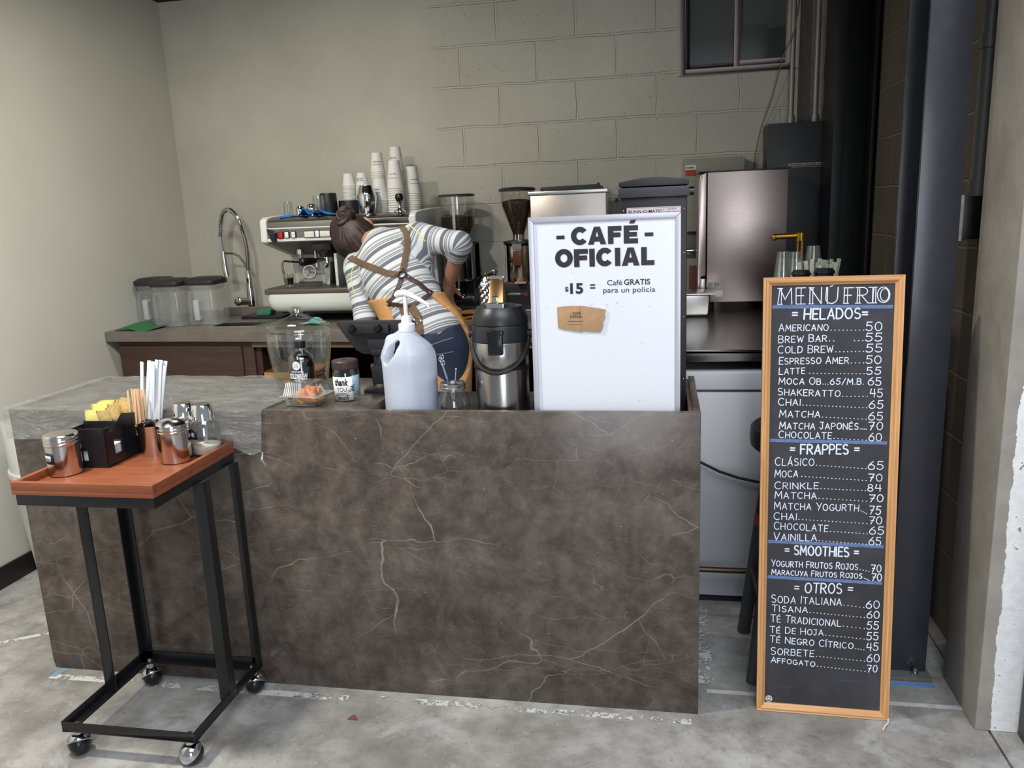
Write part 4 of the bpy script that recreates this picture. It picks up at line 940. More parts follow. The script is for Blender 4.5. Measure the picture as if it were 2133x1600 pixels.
MB().lathe([(.029,0),(.029,.006),(.020,.012),(.010,.020),(.009,.040),(.013,.052)],24).build('tamper_foot',chrome,o); MB().lathe([(.013,.050),(.019,.062),(.0205,.074),(.016,.086),(0,.091)],24).build('tamper_knob',black_gloss,o)
# paper cups: every cup of every stack
capm=pm('white_cup_paper',(228,226,220),.6,0,.02,60,.01)
prn=pm('grey_cup_print',(116,114,112),.7)
def paper_cup(r,rb,h,pr):
    me=MB().open().lathe([(0,h-.004),(rb*.93,h-.004),(rb*.95,h),(rb,h),(rb+(r-rb)*.5,h*.5),(r,.004),(r+.0018,.0035),(r+.0024,.0018),(r+.0014,0),(r-.001,0.0),(r-.002,.004),(rb-.002,h-.006)],28).build('cup',capm).data
    p=MB()
    if pr:
        for q in range(7): p.box(-.021+q*.006,-.0175+q*.006+.001*(q%2),-.0002,0,h*.50,h*.50+.0035*(1+.3*(q%3)))
        for q in range(9): p.box(-.022+q*.005,-.019+q*.005,-.0002,0,h*.36,h*.36+.004)
        rm=lambda z: rb+(r-rb)*(1-z/h)+.0006
        out=[]
        for x,y,z in p.v:
            R=rm(z); a=-PI/2+.15+x/R; out.append(((R-y)*math.cos(a),(R-y)*math.sin(a),z))
        p.v=out
    pm_=p.build('print',prn).data if pr else None
    for nm in list(bpy.data.objects):
        if nm.name.startswith('cup') and nm.data==me or (pm_ and nm.data==pm_): bpy.data.objects.remove(nm)
    return me,pm_
stacks=[('leftmost stack beside the black bowl',-1.675,1.885,.0325,.024,.063,.006,24,False,'stack'),
 ('stack just behind the steel shaker',-1.605,1.890,.0325,.024,.063,.006,24,True,''),
 ('stack third from the left',-1.537,1.945,.0370,.026,.095,.0085,25,True,''),
 ('tallest stack',-1.458,2.01,.0385,.027,.115,.0085,26,True,''),
 ('short front stack beside the shaker',-1.497,1.835,.0400,.027,.108,.0115,6,True,''),
 ('thick stack behind the tamper',-1.417,1.855,.0420,.028,.135,.0115,11,True,''),
 ('rightmost stack',-1.355,1.94,.0400,.027,.135,.0110,9,True,'')]
for d,x,y,r,rb,h,sp,n,prt,_ in stacks:
    me,pme=paper_cup(r,rb,h,prt)
    for k in range(n):
        i=n-1-k
        o=link(bpy.data.objects.new('paper_cup',me)); o.location=(x+random.uniform(-.0006,.0006)+(k/n)*.004,y,ZT+k*sp); o.rotation_euler=(0,0,random.uniform(-.5,.5) if prt else 0)
        lab=('white paper cup, topmost of the ' if i==0 else f'white paper cup, {ORD[i]} from the top of the ')+d
        tag(o,lab,'paper cup','paper cups stacked on the espresso machine')
        if pme and i==0: q=link(bpy.data.objects.new('print',pme)); q.parent=o
# espresso shot
o=thing('shot_glass','shot glass of espresso standing on the drip tray','glass',(-1.925,1.628,1.1136))
MB().open().lathe([(0,.010),(.019,.011),(.0265,.066),(.028,.066),(.0225,.0),(0,0)],24).build('glass_body',tumb,o)
MB().lathe([(.0185,.012),(.0225,.042),(0,.0425)],24).build('coffee',pm('espresso_liquid',(48,26,14),.15),o); MB().lathe([(.0227,.042),(.0231,.046),(0,.0465)],24).build('crema',pm('crema',(120,82,48),.5),o)
# white steam arm at the right end of the machine
bpy.context.view_layer.update()
# ------------------------------------------------------------------ grinders
beanm=None
def mat_beans():
    tt=NT('roasted_beans'); v=tt.obj(); vo=tt.n('ShaderNodeTexVoronoi',{'Vector':v,'Scale':95.0}); 
    col=tt.mix(tt.ramp(vo.outputs[0],[(.0,(1,1,1)),(.6,(0,0,0))]),S((40,28,24)),S((92,66,56)))
    return tt.done(tt.bsdf(color=col,rough=.4,normal=tt.bump(vo.outputs[0],-.8,.006)))
beanm=mat_beans()
hop=thin_glass('hopper_plastic',(.90,.89,.87),.07,.04)
t=thing('coffee_grinder','black grinder with a cylindrical bean hopper beside the espresso machine','grinder',(-1.135,1.985,.9405))
MB().open().lathe([(.058,.365),(.087,.425),(.088,.43),(.090,.583)],36).build('hopper',hop,t)
MB().lathe([(.092,.580),(.093,.588),(.090,.592),(0,.592)],36).build('hopper_lid',pm('dark_lid',(60,54,52),.3),t)
MB().lathe([(.056,.366),(.0845,.428),(.0855,.48),(.05,.487),(0,.489)],36).build('coffee_beans',beanm,t)
MB().box(-.004,.010,-.094,-.090,.36,.58).build('hopper_seam',thin_glass('seam_plastic',(.95,.95,.95),.35,.1,.25,(.9,.9,.9)),t)
MB().cyl((0,0,.345),(0,0,.368),.062).build('collar',chrome,t)
MB().box(-.075,.085,-.075,.10,.03,.16).box(-.055,.085,-.02,.10,.16,.345).box(.045,.085,-.075,.09,.16,.345).build('grinder_body',black_gloss,t,bevel=.008)
MB().box(-.095,.095,-.13,.11,.0,.03).build('grinder_base',black_paint,t,bevel=.005)
MB().lathe([(.047,.16),(.052,.19),(.052,.30),(.054,.305)],28,(-.015,-.075,0)).build('dosing_chamber',thin_glass('smoky_chamber',(.62,.50,.42),.12,.05,.2,(.40,.30,.24)),t)
MB().cyl((-.015,-.075,.30),(-.015,-.075,.318),.055).cyl((.02,-.13,.22),(.02,-.13,.12),.006).ell((.02,-.13,.115),.010,.010,.012).build('dosing_lever',chrome,t)
MB().cyl((-.02,-.12,.10),(-.02,-.12,.17),.028,.024).build('dosing_spout',chrome,t)
t=thing('coffee_grinder','steel grinder with a conical bean hopper behind the airpot','grinder',(-.815,1.955,.9405))
MB().open().lathe([(.028,.378),(.030,.385),(.084,.535),(.087,.58),(.089,.598)],36).build('hopper',hop,t)
MB().lathe([(.092,.594),(.093,.602),(.085,.610),(0,.616)],36).build('hopper_lid',pm('dark_lid_brown',(46,42,42),.35),t)
MB().lathe([(.027,.380),(.029,.387),(.0765,.525),(.077,.545),(.04,.553),(0,.555)],36).build('coffee_beans',beanm,t)
MB().cyl((0,0,.352),(0,0,.380),.030).build('collar',chrome,t)
MB().lathe([(.080,.338),(.078,.348),(.04,.354),(0,.354)],28).lathe([(.066,.325),(.080,.338)],28).build('grinder_head',black_plastic,t)
MB().lathe([(.062,.145),(.064,.15),(.064,.325)],32,(0,-.01,0)).build('doser',metal('polished_doser',(206,196,186),.1,(20,20,1)),t)
MB().box(-.020,.022,-.0775,-.072,.23,.305).build('doser_window',pm('ground_coffee_window',(104,62,40),.25),t,bevel=.008)
mb=MB().box(-.022,.024,-.0765,-.0735,.308,.338); mb.build('name_plate',steel,t)
MB().box(-.075,.08,-.06,.10,.012,.145).build('grinder_body',pm('black_grinder_body',(40,38,40),.35),t,bevel=.008)
MB().box(-.082,.085,-.115,.10,.0,.012).build('grinder_base',steel,t,bevel=.003)
MB().cyl((-.06,-.062,.085),(.035,-.062,.085),.001).box(-.045,.008,-.0632,-.0598,.078,.090).build('badge',steel,t,bevel=.002); MB().cyl((.038,-.060,.083),(.038,-.066,.083),.011).build('switch',pm('red_switch_ring',(140,50,44),.4),t)
MB().hexa([(-.01,-.12,.14),(.05,-.12,.14),(.05,-.07,.14),(-.01,-.07,.14),(-.01,-.12,.150),(.05,-.12,.150),(.05,-.07,.150),(-.01,-.07,.150)]).build('grinder_fork',pm('pale_fork',(176,150,130),.5),t,bevel=.003)
# foil bag
def foilfn(u,v):
    a=2*PI*u; r=.052+.010*math.sin(5*a+v*3)*.4+.004*math.sin(17*a+v*21)+.004*math.sin(9*a-v*33)
    z=.0+.17*v
    if v>.8: r*=1-(v-.8)*2.6; z+=.01*math.sin(7*a)
    return (r*math.cos(a)*1.0,r*.7*math.sin(a),z)
t=thing('coffee_bag','crumpled silver foil coffee bag between the two grinders','foil bag',(-.955,1.86,.9405))
MB().grid(foilfn,64,40).build('bag_body',metal('crinkled_foil',(214,214,216),.18,(1,1,1),.1,70,.5),t)
MB().grid(lambda u,v:(.014*math.cos(9*u)+(.11*u-.055)*(.4+.6*v),.012*math.sin(14*u+v*3),.165+.045*v+.012*math.sin(11*u)),24,8).build('folded_top',metal('foil_fold',(206,200,190),.25,(1,1,1),.1,60,.4),t,solid=.001)
MB().box(-.058,-.046,-.02,.03,.0,.13).build('bag_side',pm('black_bag_side',(30,28,28),.4),t,bevel=.004)
# folded tan towels
t=thing('tan_towel','folded tan towel lying under the front of the left grinder','towel',(-1.045,1.60,.9405))
for k in range(3):
    MB().grid(lambda u,v,k=k:(-.085+.17*u,-.05+.11*v+.005*math.sin(u*7+k),.006+.014*k+.005*math.sin(u*5+k*2)-.004*(2*v-1)**2),18,8).build('fold',terry('tan_terry',(172,116,58)) if k==0 else bpy.data.materials['tan_terry'],t,solid=.009)
# steel brewer
t=thing('coffee_brewer','brushed steel brewer box with a black hopper lid behind the sign','coffee brewer',(-.54,1.92,.9405))
MB().box(-.178,.182,-.165,.18,.0,.565).build('brewer_body',metal('brewer_steel',(196,186,178),.3,(40,1,1)),t,bevel=.004)
MB().box(-.186,.190,-.173,.18,.565,.582).build('top_rim',steel,t,bevel=.002)
MB().prism([(-.135,.582),(.15,.582),(.15,.598),(.138,.606),(-.128,.603),(-.135,.597)],'y',-.12,.14).build('hopper_lid',black_plastic,t,bevel=.002); MB().box(.138,.150,-.125,-.10,.60,.612).build('lid_catch',black_gloss,t)
TH('fuse','small black screw head fixed on the painted wall right of the brewer','screw',MB().cyl((-.330,2.169,1.47),(-.330,2.150,1.47),.009),black_plastic)
# ------------------------------------------------------------------ right side: steel table, ice machine, freezer
t=thing('steel_table','stainless steel work table carrying the ice machine','table',(.14,1.4,0))
MB().box(-.478,.478,-.735,.765,.935,.95).box(-.478,.478,-.735,-.728,.908,.95).build('table_top',metal('table_steel',(150,146,142),.22,(1,30,1)),t,bevel=.0015)
for x in (-.46,.46):
    for y in (-.70,.72): MB().cyl((x,y,0),(x,y,.935),.018).build('leg',steel,t)
t=thing('chest_freezer','white freezer under the steel work table','freezer',(-.02,1.03,0))
fm=pm('pale_freezer_enamel',(186,188,194),.4,0,.02,4,.0)
MB().box(-.26,.57,-.35,.35,.03,.80).build('freezer_body',fm,t,bevel=.008); MB().box(-.265,.575,-.36,.36,.804,.872).build('freezer_lid',fm,t,bevel=.012,seg=3)
MB().box(-.25,.56,-.33,.34,.0,.03).build('plinth',rubber,t)
TH('power_cord','black power cord sagging across the white freezer front','cord',MB().tube([(-.25,.66,.70),(-.06,.655,.60),(.028,.65,.553),(.096,.648,.519),(.16,.65,.497),(.225,.65,.483),(.36,.655,.475),(.43,.66,.50)],.005,8),rubber)
TH('floor_pipe','dark metal pipe running low in front of the white freezer','pipe',MB().cyl((-.02,.60,.170),(.40,.60,.170),.010).cyl((-.01,.60,0),(-.01,.60,.170),.010).cyl((.395,.60,0),(.395,.60,.170),.010),metal('dark_bronze',(86,74,66),.4))
t=thing('ice_machine','tall stainless steel ice machine on the work table','ice machine',(.26,1.72,.95))
im=metal('ice_machine_steel',(176,162,158),.33,(1,30,30),.06)
MB().box(-.158,.192,0,.27,.035,.622).build('cabinet',im,t,bevel=.004)
MB().prism([(-.198,.03),(-.198,.57),(-.190,.612),(-.162,.622),(-.162,.16),(-.182,.155),(-.186,.10)][::-1],'y',.002,.268).prism([(-.190,.035),(-.190,.145),(-.162,.145),(-.162,.035)],'y',.002,.268).build('front_door',metal('door_steel',(190,176,170),.28,(30,30,1)),t,bevel=.004)
MB().box(-.196,.194,-.003,.272,.622,.628).build('top_cap',black_plastic,t,bevel=.002)
for x in (-.14,.17):
    for y in (.03,.24): MB().cyl((x,y,0),(x,y,.036),.018).build('foot',rubber,t)
mb=MB().box(-.158,-.098,-.0015,0,.106,.130); lo=mb.build('label',white_paper,t); MB().box(-.1555,-.130,-.002,-.0015,.108,.128).box(-.127,-.100,-.002,-.0015,.108,.128).build('label_print',pm('grey_label_print',(150,150,150),.6),lo)
MB().box(-.118,-.085,-.0015,0,.060,.090).build('label',white_paper,t)
t=thing('steel_pan','deep steel pan with a flared rim in front of the ice machine','pan',(.015,1.56,.9505))
MB().hexa([(-.07,-.07,0),(.085,-.07,0),(.085,.07,0),(-.07,.07,0),(-.078,-.078,.098),(.092,-.078,.098),(.092,.078,.098),(-.078,.078,.098)]).build('pan_body',steel,t,bevel=.012,seg=3)
MB().box(-.095,.118,-.095,.095,.098,.104).build('rim',steel,t,bevel=.003)
MB().tube(arc(-.045,.082,.016,.016,180,360,10) and [(-.045+.016*math.cos(a*PI/8+PI),-.081,.082+.016*math.sin(a*PI/8+PI)) for a in range(9)],.0022,6).build('pan_handle',chrome,t)
TH('towel_rail','short chrome rail on the wall behind the black grinder','rail',MB().cyl((-.02,2.10,1.205),(.10,2.10,1.205),.009).cyl((-.015,2.10,1.205),(-.015,2.169,1.205),.008).cyl((.095,2.10,1.205),(.095,2.169,1.205),.008),chrome)
TH('wooden_block','small reddish wooden block behind the steel pan','block',MB().box(.03,.075,1.90,1.95,.9505,1.14),pm('reddish_block',(92,50,38),.7),bevel=.003)
t=thing('syrup_pump','brass coloured syrup pump with a long horizontal spout','pump',(.425,1.20,.95))
gold=pm('aged_brass',(158,122,48),.3,.9,.15,40)
MB().lathe([(.036,0),(.036,.17),(.030,.20),(.016,.215)],20).build('syrup_bottle',pm('pale_bottle',(120,116,110),.4),t)
MB().cyl((0,0,.205),(0,0,.235),.022).cyl((0,0,.235),(0,0,.262),.015).cyl((-.006,0,.262),(-.006,0,.335),.0055).cyl((.010,0,.262),(.010,0,.335),.0065).build('pump_stem',gold,t)
MB().cyl((.004,0,.332),(.004,0,.362),.020).tube([(.004,0,.352),(-.05,0,.350),(-.092,0,.350)],[.013,.011,.011],12).ell((-.094,0,.348),.012,.012,.014).build('pump_spout',gold,t)
cst=thin_glass('clear_cup_plastic',(.90,.92,.90),.13,.05,.10,(.75,.78,.75))
for nm,x,y,zt,n,lab in (('a',.352,1.10,1.247,8,'left clear stack before the charcoal cabinet'),('b',.398,1.10,1.245,8,'clear stack below the brass pump'),('c',.470,1.16,1.262,8,'clear stack behind the wrapped straws')):
    me=MB().open().lathe([(0,.118),(.021,.118),(.023,.120),(.036,.004),(.038,.002),(.036,0)],24).build('cup',cst).data
    for ob in list(bpy.data.objects):
        if ob.data==me: bpy.data.objects.remove(ob)
    for k in range(n):
        o=link(bpy.data.objects.new('plastic_cup',me)); o.location=(x,y,.951+(zt-.12-.951)*k/(n-1)); i=n-1-k
        tag(o,('clear plastic cup, topmost of the ' if i==0 else f'clear plastic cup, {ORD[i]} from the top of the ')+lab,'plastic cup','clear plastic cups on the steel table')
t=thing('straw_holder','dark holder of wrapped straws on the steel table','holder',(.472,1.07,.95))
MB().open().lathe([(0,.002),(.045,.002),(.050,.15),(.047,.15)],24).build('holder_body',black_plastic,t)
wp=pm('paper_straw_wrapper',(196,198,184),.8,0,.05,60)
me=MB().box(-.0075,.0075,-.002,.002,0,.205).build('s',wp,bevel=.001).data
for ob in list(bpy.data.objects):
    if ob.data==me: bpy.data.objects.remove(ob)
for k in range(18):
    o=link(bpy.data.objects.new('wrapped_straw',me)); a=k/17
    px=.436+.075*a; o.location=(px,1.055+.03*((k*7)%5)/5,.955); o.rotation_euler=(random.uniform(-.06,.04),(a-.45)*.30+random.uniform(-.03,.03),random.uniform(-.6,.6)); o.scale=(1,1,random.uniform(1.18,1.30))
    tag(o,'paper wrapped straw in the holder behind the chalkboard top','straw','paper wrapped straws behind the chalkboard')
for x,y,r,z,l in ((.405,1.02,.034,1.165,'left stack of black lids just above the chalkboard frame'),(.485,1.01,.036,1.170,'right stack of black lids just above the chalkboard frame')):
    o=MB().lathe([(r,0),(r+.002,.004),(r*.96,.010),(r*.8,.018),(0,.019)],24).build('stacked_lids',black_plastic); o.location=(x,y,z); tag(o,l,'lids')
    q=MB().lathe([(r*.9,0),(r*.9,z-.9515)],24).build('lid_stack',black_plastic,o); q.location=(0,0,-(z-.9515))
# bar stool behind the chalkboard
t=thing('bar_stool','round dark wooden bar stool behind the chalkboard','stool',(.325,.335,0))
sb=pm('dark_stool_wood',(60,50,44),.45,0,.15,20)
MB().lathe([(.150,.705),(.160,.715),(.163,.74),(.160,.77),(.150,.778),(0,.778)],40).build('seat',sb,t)
for a in range(4):
    g=PI/4+a*PI/2; c,s_=math.cos(g),math.sin(g)
    p=lambda z:(c*(.115+.10*(.72-z)/.72),s_*(.115+.10*(.72-z)/.72),z)
    lg=MB().tube([p(.45),p(.72)],.021,12).build('leg',sb,t)
    MB().tube([p(.41),p(.45)],.0225,12).build('red_band',pm('red_band',(150,70,66),.6) if a==0 else bpy.data.materials['red_band'],lg); MB().tube([p(0.001),p(.41)],.0215,12).build('grey_sleeve',pm('grey_leg_sleeve',(62,64,68),.6) if a==0 else bpy.data.materials['grey_leg_sleeve'],lg)
    h=g+PI/2; q=(math.cos(h)*.185,math.sin(h)*.185,.25 if a%2 else .30); r0=(c*.185,s_*.185,.25 if a%2 else .30)
    MB().tube([r0,q],.011,10).build('rung',sb,t)
# ------------------------------------------------------------------ smooth solids (distance field -> one continuous mesh)
def surface_nets(F,org,h):
    nx,ny,nz=F.shape
    S_=F<0
    c=np.zeros((nx-1,ny-1,nz-1),np.int8)
    for i in (0,1):
        for j in (0,1):
            for k in (0,1): c+=S_[i:nx-1+i,j:ny-1+j,k:nz-1+k]
    act=(c>0)&(c<8); idx=-np.ones(act.shape,np.int64); I=np.argwhere(act); idx[act]=np.arange(len(I))
    acc=np.zeros((len(I),3)); cnt=np.zeros(len(I))
    cor=[(i,j,k) for i in (0,1) for j in (0,1) for k in (0,1)]
    for a in cor:
        for b in cor:
            if sum(b)-sum(a)==1 and all(y>=x for x,y in zip(a,b)):
                fa=F[I[:,0]+a[0],I[:,1]+a[1],I[:,2]+a[2]]; fb=F[I[:,0]+b[0],I[:,1]+b[1],I[:,2]+b[2]]
                m=(fa<0)!=(fb<0); t=np.where(m,fa/np.where(fa-fb==0,1,fa-fb),0)
                p=np.array(a)+t[:,None]*(np.array(b)-np.array(a)); acc+=p*m[:,None]; cnt+=m
    V=(I+acc/cnt[:,None])*h+np.array(org)
    faces=[]
    for ax in range(3):
        o=[0,1,2]; o.remove(ax); u,v=o
        sl0=[slice(None)]*3; sl1=[slice(None)]*3; sl0[ax]=slice(0,-1); sl1[ax]=slice(1,None)
        A=S_[tuple(sl0)];B=S_[tuple(sl1)]
        E=np.argwhere(A!=B); 
        ok=(E[:,u]>0)&(E[:,v]>0)&(E[:,u]<F.shape[u]-1)&(E[:,v]<F.shape[v]-1); E=E[ok]
        q=[]
        for du,dv in ((1,1),(0,1),(0,0),(1,0)):
            e=E.copy(); e[:,u]-=du; e[:,v]-=dv; q.append(idx[e[:,0],e[:,1],e[:,2]])
        Q=np.stack(q,1); inside=A[E[:,0],E[:,1],E[:,2]]
        flip=inside if ax!=1 else ~inside
        Q[~flip]=Q[~flip][:,::-1]; faces.append(Q)
    Fc=np.concatenate(faces); Fc=Fc[(Fc>=0).all(1)]
    return V,Fc
def smin(a,b,k):
    hh=np.clip(.5+.5*(b-a)/k,0,1); return b*(1-hh)+a*hh-k*hh*(1-hh)
class Field:
    def __init__(s,lo,hi,h):
        s.lo=np.array(lo,float); s.h=h; n=np.ceil((np.array(hi)-s.lo)/h).astype(int)+1
        s.ax=[(s.lo[i]+np.arange(n[i])*h) for i in range(3)]; s.F=np.full(tuple(n),.25,np.float32)
    def sub(s,lo,hi):
        sl=[]
        for i in range(3):
            a=max(0,int((lo[i]-s.lo[i])/s.h)); b=min(len(s.ax[i]),int((hi[i]-s.lo[i])/s.h)+2); sl.append(slice(a,max(a+1,b)))
        g=np.meshgrid(*[s.ax[i][sl[i]] for i in range(3)],indexing='ij'); return tuple(sl),g
    def cap(s,a,b,ra,rb,k=.02,m=.07,neg=False,flat=None):
        """tapered capsule a-b; flat=(dir,scale) squashes it along dir"""
        a=np.array(a,float);b=np.array(b,float); R=max(ra,rb)+m+k
        if flat: R*=1.0
        sl,g=s.sub(np.minimum(a,b)-R,np.maximum(a,b)+R)
        P=np.stack(g,-1)
        if flat:
            d=np.array(flat[0],float); d/=np.linalg.norm(d); f=flat[1]
            q=lambda X:X+((X-a)@d)[...,None]*d*(1/f-1)
            P=q(P); b2=q(b[None])[0]
        else: b2=b
        ab=b2-a; t=np.clip(((P-a)@ab)/max(ab@ab,1e-12),0,1)
        D=np.linalg.norm(P-a-t[...,None]*ab,axis=-1)-(ra+(rb-ra)*t)
        if flat and flat[1]<1: D=D*max(flat[1],.5)
        if neg: s.F[sl]=-smin(-s.F[sl],D,k)
        else: s.F[sl]=smin(s.F[sl],D.astype(np.float32),k)
        return s
    def ell(s,c,r,k=.02,m=.07,M=None,neg=False):
        c=np.array(c,float); r=np.array(r,float); R=r.max()+m+k
        sl,g=s.sub(c-R,c+R); P=np.stack(g,-1)-c
        if M is not None: P=P@np.array(M)
        k0=np.linalg.norm(P/r,axis=-1); k1=np.linalg.norm(P/(r*r),axis=-1)
        D=k0*(k0-1)/np.maximum(k1,1e-9)
        if neg: s.F[sl]=-smin(-s.F[sl],D,k)
        else: s.F[sl]=smin(s.F[sl],D.astype(np.float32),k)
        return s
    def mesh(s): return surface_nets(s.F.astype(np.float64),s.lo,s.h)
def np_mesh(name,V,Fc,m,parent=None,smooth=2):
    me=bpy.data.meshes.new(name); me.from_pydata(V.tolist(),[],Fc.tolist()); me.update()
    bm=bmesh.new(); bm.from_mesh(me)
    if smooth: 
        for _ in range(smooth): bmesh.ops.smooth_vert(bm,verts=bm.verts,factor=.5,use_axis_x=True,use_axis_y=True,use_axis_z=True)
    bmesh.ops.recalc_face_normals(bm,faces=bm.faces)
    bm.to_mesh(me); bm.free()
    me.polygons.foreach_set('use_smooth',[True]*len(me.polygons))
    o=link(bpy.data.objects.new(name,me)); me.materials.append(m)
    if parent: o.parent=parent
    return o
# ------------------------------------------------------------------ things on the front counter
CT=.8970; RS=.8485
# gallon jug with pump
def mat_hdpe():
    tt=NT('milky_jug_plastic'); 
    a=tt.bsdf(color=S((224,232,244)),rough=.35,sss=.0); b=tt.n('ShaderNodeBsdfTranslucent',{'Color':S((236,241,250))+(1,)}).outputs[0]; c=tt.n('ShaderNodeBsdfTransparent',{'Color':(.93,.95,1,1)}).outputs[0]
    m1=tt.n('ShaderNodeMixShader',{0:.45,1:a,2:b}).outputs[0]
    return tt.done(tt.n('ShaderNodeMixShader',{0:.16,1:m1,2:c}).outputs[0])
t=thing('pump_jug','milky plastic gallon jug with a white pump at the counter edge','jug',(-.834,.118,RS))
Fd=Field((-.10,-.10,-.006),(.10,.10,.30),.0035)
X_,Y_,Z_=np.meshgrid(*Fd.ax,indexing='ij')
rz=np.interp(Z_,(0,.006,.02,.10,.17,.185,.20,.218,.234,.248,.258,.264,.30),(.070,.0765,.079,.079,.0805,.080,.077,.068,.052,.035,.026,.021,.021))
D=np.maximum(np.hypot(X_,Y_)-rz,np.maximum(-Z_,Z_-.275))*.75
Fd.F=D.astype(np.float32)
# handle: bow out to the left and a finger hole through it
Fd.cap((-.020,0,.254),(-.052,0,.236),.011,.013,.015); Fd.cap((-.052,0,.236),(-.072,0,.185),.013,.013,.015)
hole=[(-.020,0,.232),(-.036,0,.212),(-.052,0,.184)]
for q,r in ((hole[0],.010),(hole[1],.0135),(hole[2],.010)): pass
for a,b,ra,rb in ((hole[0],hole[1],.008,.0135),(hole[1],hole[2],.0135,.009)):
    for yy in np.arange(-.081,.082,.006): Fd.cap((a[0],yy,a[2]),(b[0],yy,b[2]),ra,rb,.006,.03,True)
# thin the handle bow front and back
V,Fc=Fd.mesh(); np_mesh('jug_body',V,Fc,mat_hdpe(),t,2)
MB().lathe([(.0665,.004),(.0745,.02),(.0745,.128),(0,.1285)],32).build('liquid',pm('milky_liquid',(206,208,214),.4,0,.02,10,0),t)
wpp=pm('white_pump_plastic',(232,232,238),.35,0,.02,20,0)
pu=MB().lathe([(.024,.262),(.025,.265),(.025,.284),(.016,.288),(.015,.300),(.012,.308),(0,.309)],28).cyl((0,0,.30),(0,0,.368),.0062).build('pump',wpp,t,bevel=.0008)
MB().tube([(-.028,0,.366),(-.020,0,.372),(0,0,.374),(.03,-.004,.362),(.06,-.010,.346),(.072,-.012,.340),(.074,-.0125,.331)],[.008,.0105,.0105,.0075,.0055,.0045,.0035],12).build('pump_spout',wpp,pu)
MB().cyl((0,0,.05),(0,0,.262),.005).build('dip_tube',wpp,t)
# cookie jar
t=thing('cookie_jar','large clear glass jar with a knobbed lid holding a few cookies','jar',(-1.264,.300,CT))
jg=thin_glass('thick_jar_glass',(.93,.95,.94),.09,.02)
MB().open().lathe([(0,.0),(.066,0),(.076,.006),(.083,.022),(.098,.11),(.104,.172),(.104,.184),(.100,.194),(.090,.199),(.087,.205)],48).build('jar_body',jg,t)
MB().open().lathe([(.0,.005),(.064,.006),(.072,.012),(.079,.024),(.094,.11),(.100,.172),(.099,.184)],48).build('inner_wall',jg,t)
li=MB().open().lathe([(.085,.203),(.098,.206),(.101,.210),(.098,.214),(.090,.213),(.082,.219),(.060,.229),(.034,.238),(.020,.243),(.019,.249),(.024,.257),(.023,.266),(.012,.271),(0,.271)],48).build('jar_lid',jg,t)
MB().ell((0,0,.254),.015,.015,.012).build('lid_knob_core',jg,li)
ck=pm('cookie_crumb',(122,78,52),.9,0,.35,60,.6)
for i,(x,y,z,a,r,lab) in enumerate(((-.035,.0,.010,.2,.046,'pale broken cookie on the left inside the glass jar'),(-.028,.035,.034,.35,.044,'dark cookie leaning on the broken one inside the glass jar'),
  (.042,.0,.009,0,.048,'lowest cookie of the right pile in the glass jar'),(.044,.004,.022,.06,.047,'second cookie up in the right pile in the glass jar'),(.042,-.002,.035,-.05,.048,'third cookie up in the right pile in the glass jar'),(.045,.002,.048,.05,.046,'fourth cookie up in the right pile in the glass jar'),(.047,.0,.061,.12,.046,'top cookie of the right pile in the glass jar'))):
    o=MB().lathe([(r*.9,0),(r,.004),(r*.96,.009),(r*.6,.012),(0,.0125)],22).build('cookie',ck if i else pm('pale_cookie',(146,104,70),.9,0,.3,60,.6)); o.location=(-1.264+x*.75,.300+y,CT+z); o.rotation_euler=(0,a,i*.7); tag(o,lab,'cookie','cookies in the glass jar')
# cold brew bottle
t=thing('cold_brew_bottle','small dark cold brew bottle standing before the glass jar','bottle',(-1.207,.185,CT))
MB().open().lathe([(0,0),(.034,0),(.038,.003),(.0395,.008),(.0395,.118),(.037,.128),(.028,.138),(.016,.146),(.0145,.150),(.0145,.158)],36).build('bottle_glass',tumb,t)
MB().lathe([(.037,.004),(.0375,.108),(.034,.121),(.022,.133),(0,.134)],36).build('coffee',pm('black_coffee',(16,12,12),.12,0,.05),t)
MB().lathe([(.0165,.156),(.0175,.158),(.0175,.178),(0,.179)],28).build('bottle_cap',black_plastic,t)
bprint=pm('white_bottle_print',(214,216,218),.6)
mb=MB(); put_font(mb,'COLDBREW',-.031,.033,.066,.0155,-.0004,.05); put_font(mb,'CAFÉ DE NACIONAL',-.020,.022,.085,.0045,-.0004,.04); put_font(mb,'COFFEE',-.009,.009,.0575,.004,-.0004,.03)
wrap(mb,.0395).build('bottle_lettering',bprint,t)
mb=MB()
for a in range(12): 
    g=2*PI*a/12
    cap_seg(mb,(.0105*math.cos(g),.106+.0115*math.sin(g)),(.0085*math.cos(g+.2),.106+.0095*math.sin(g+.2)),.006,-.0004)
strokes(mb,[[(-.008,.100),(.008,.100)],[(-.007,.106),(.007,.106)],[(-.005,.112),(.005,.112)],[(0,.097),(0,.117)]],.0042,-.0004)
wrap(mb,.0395).build('bottle_emblem',bprint,t)
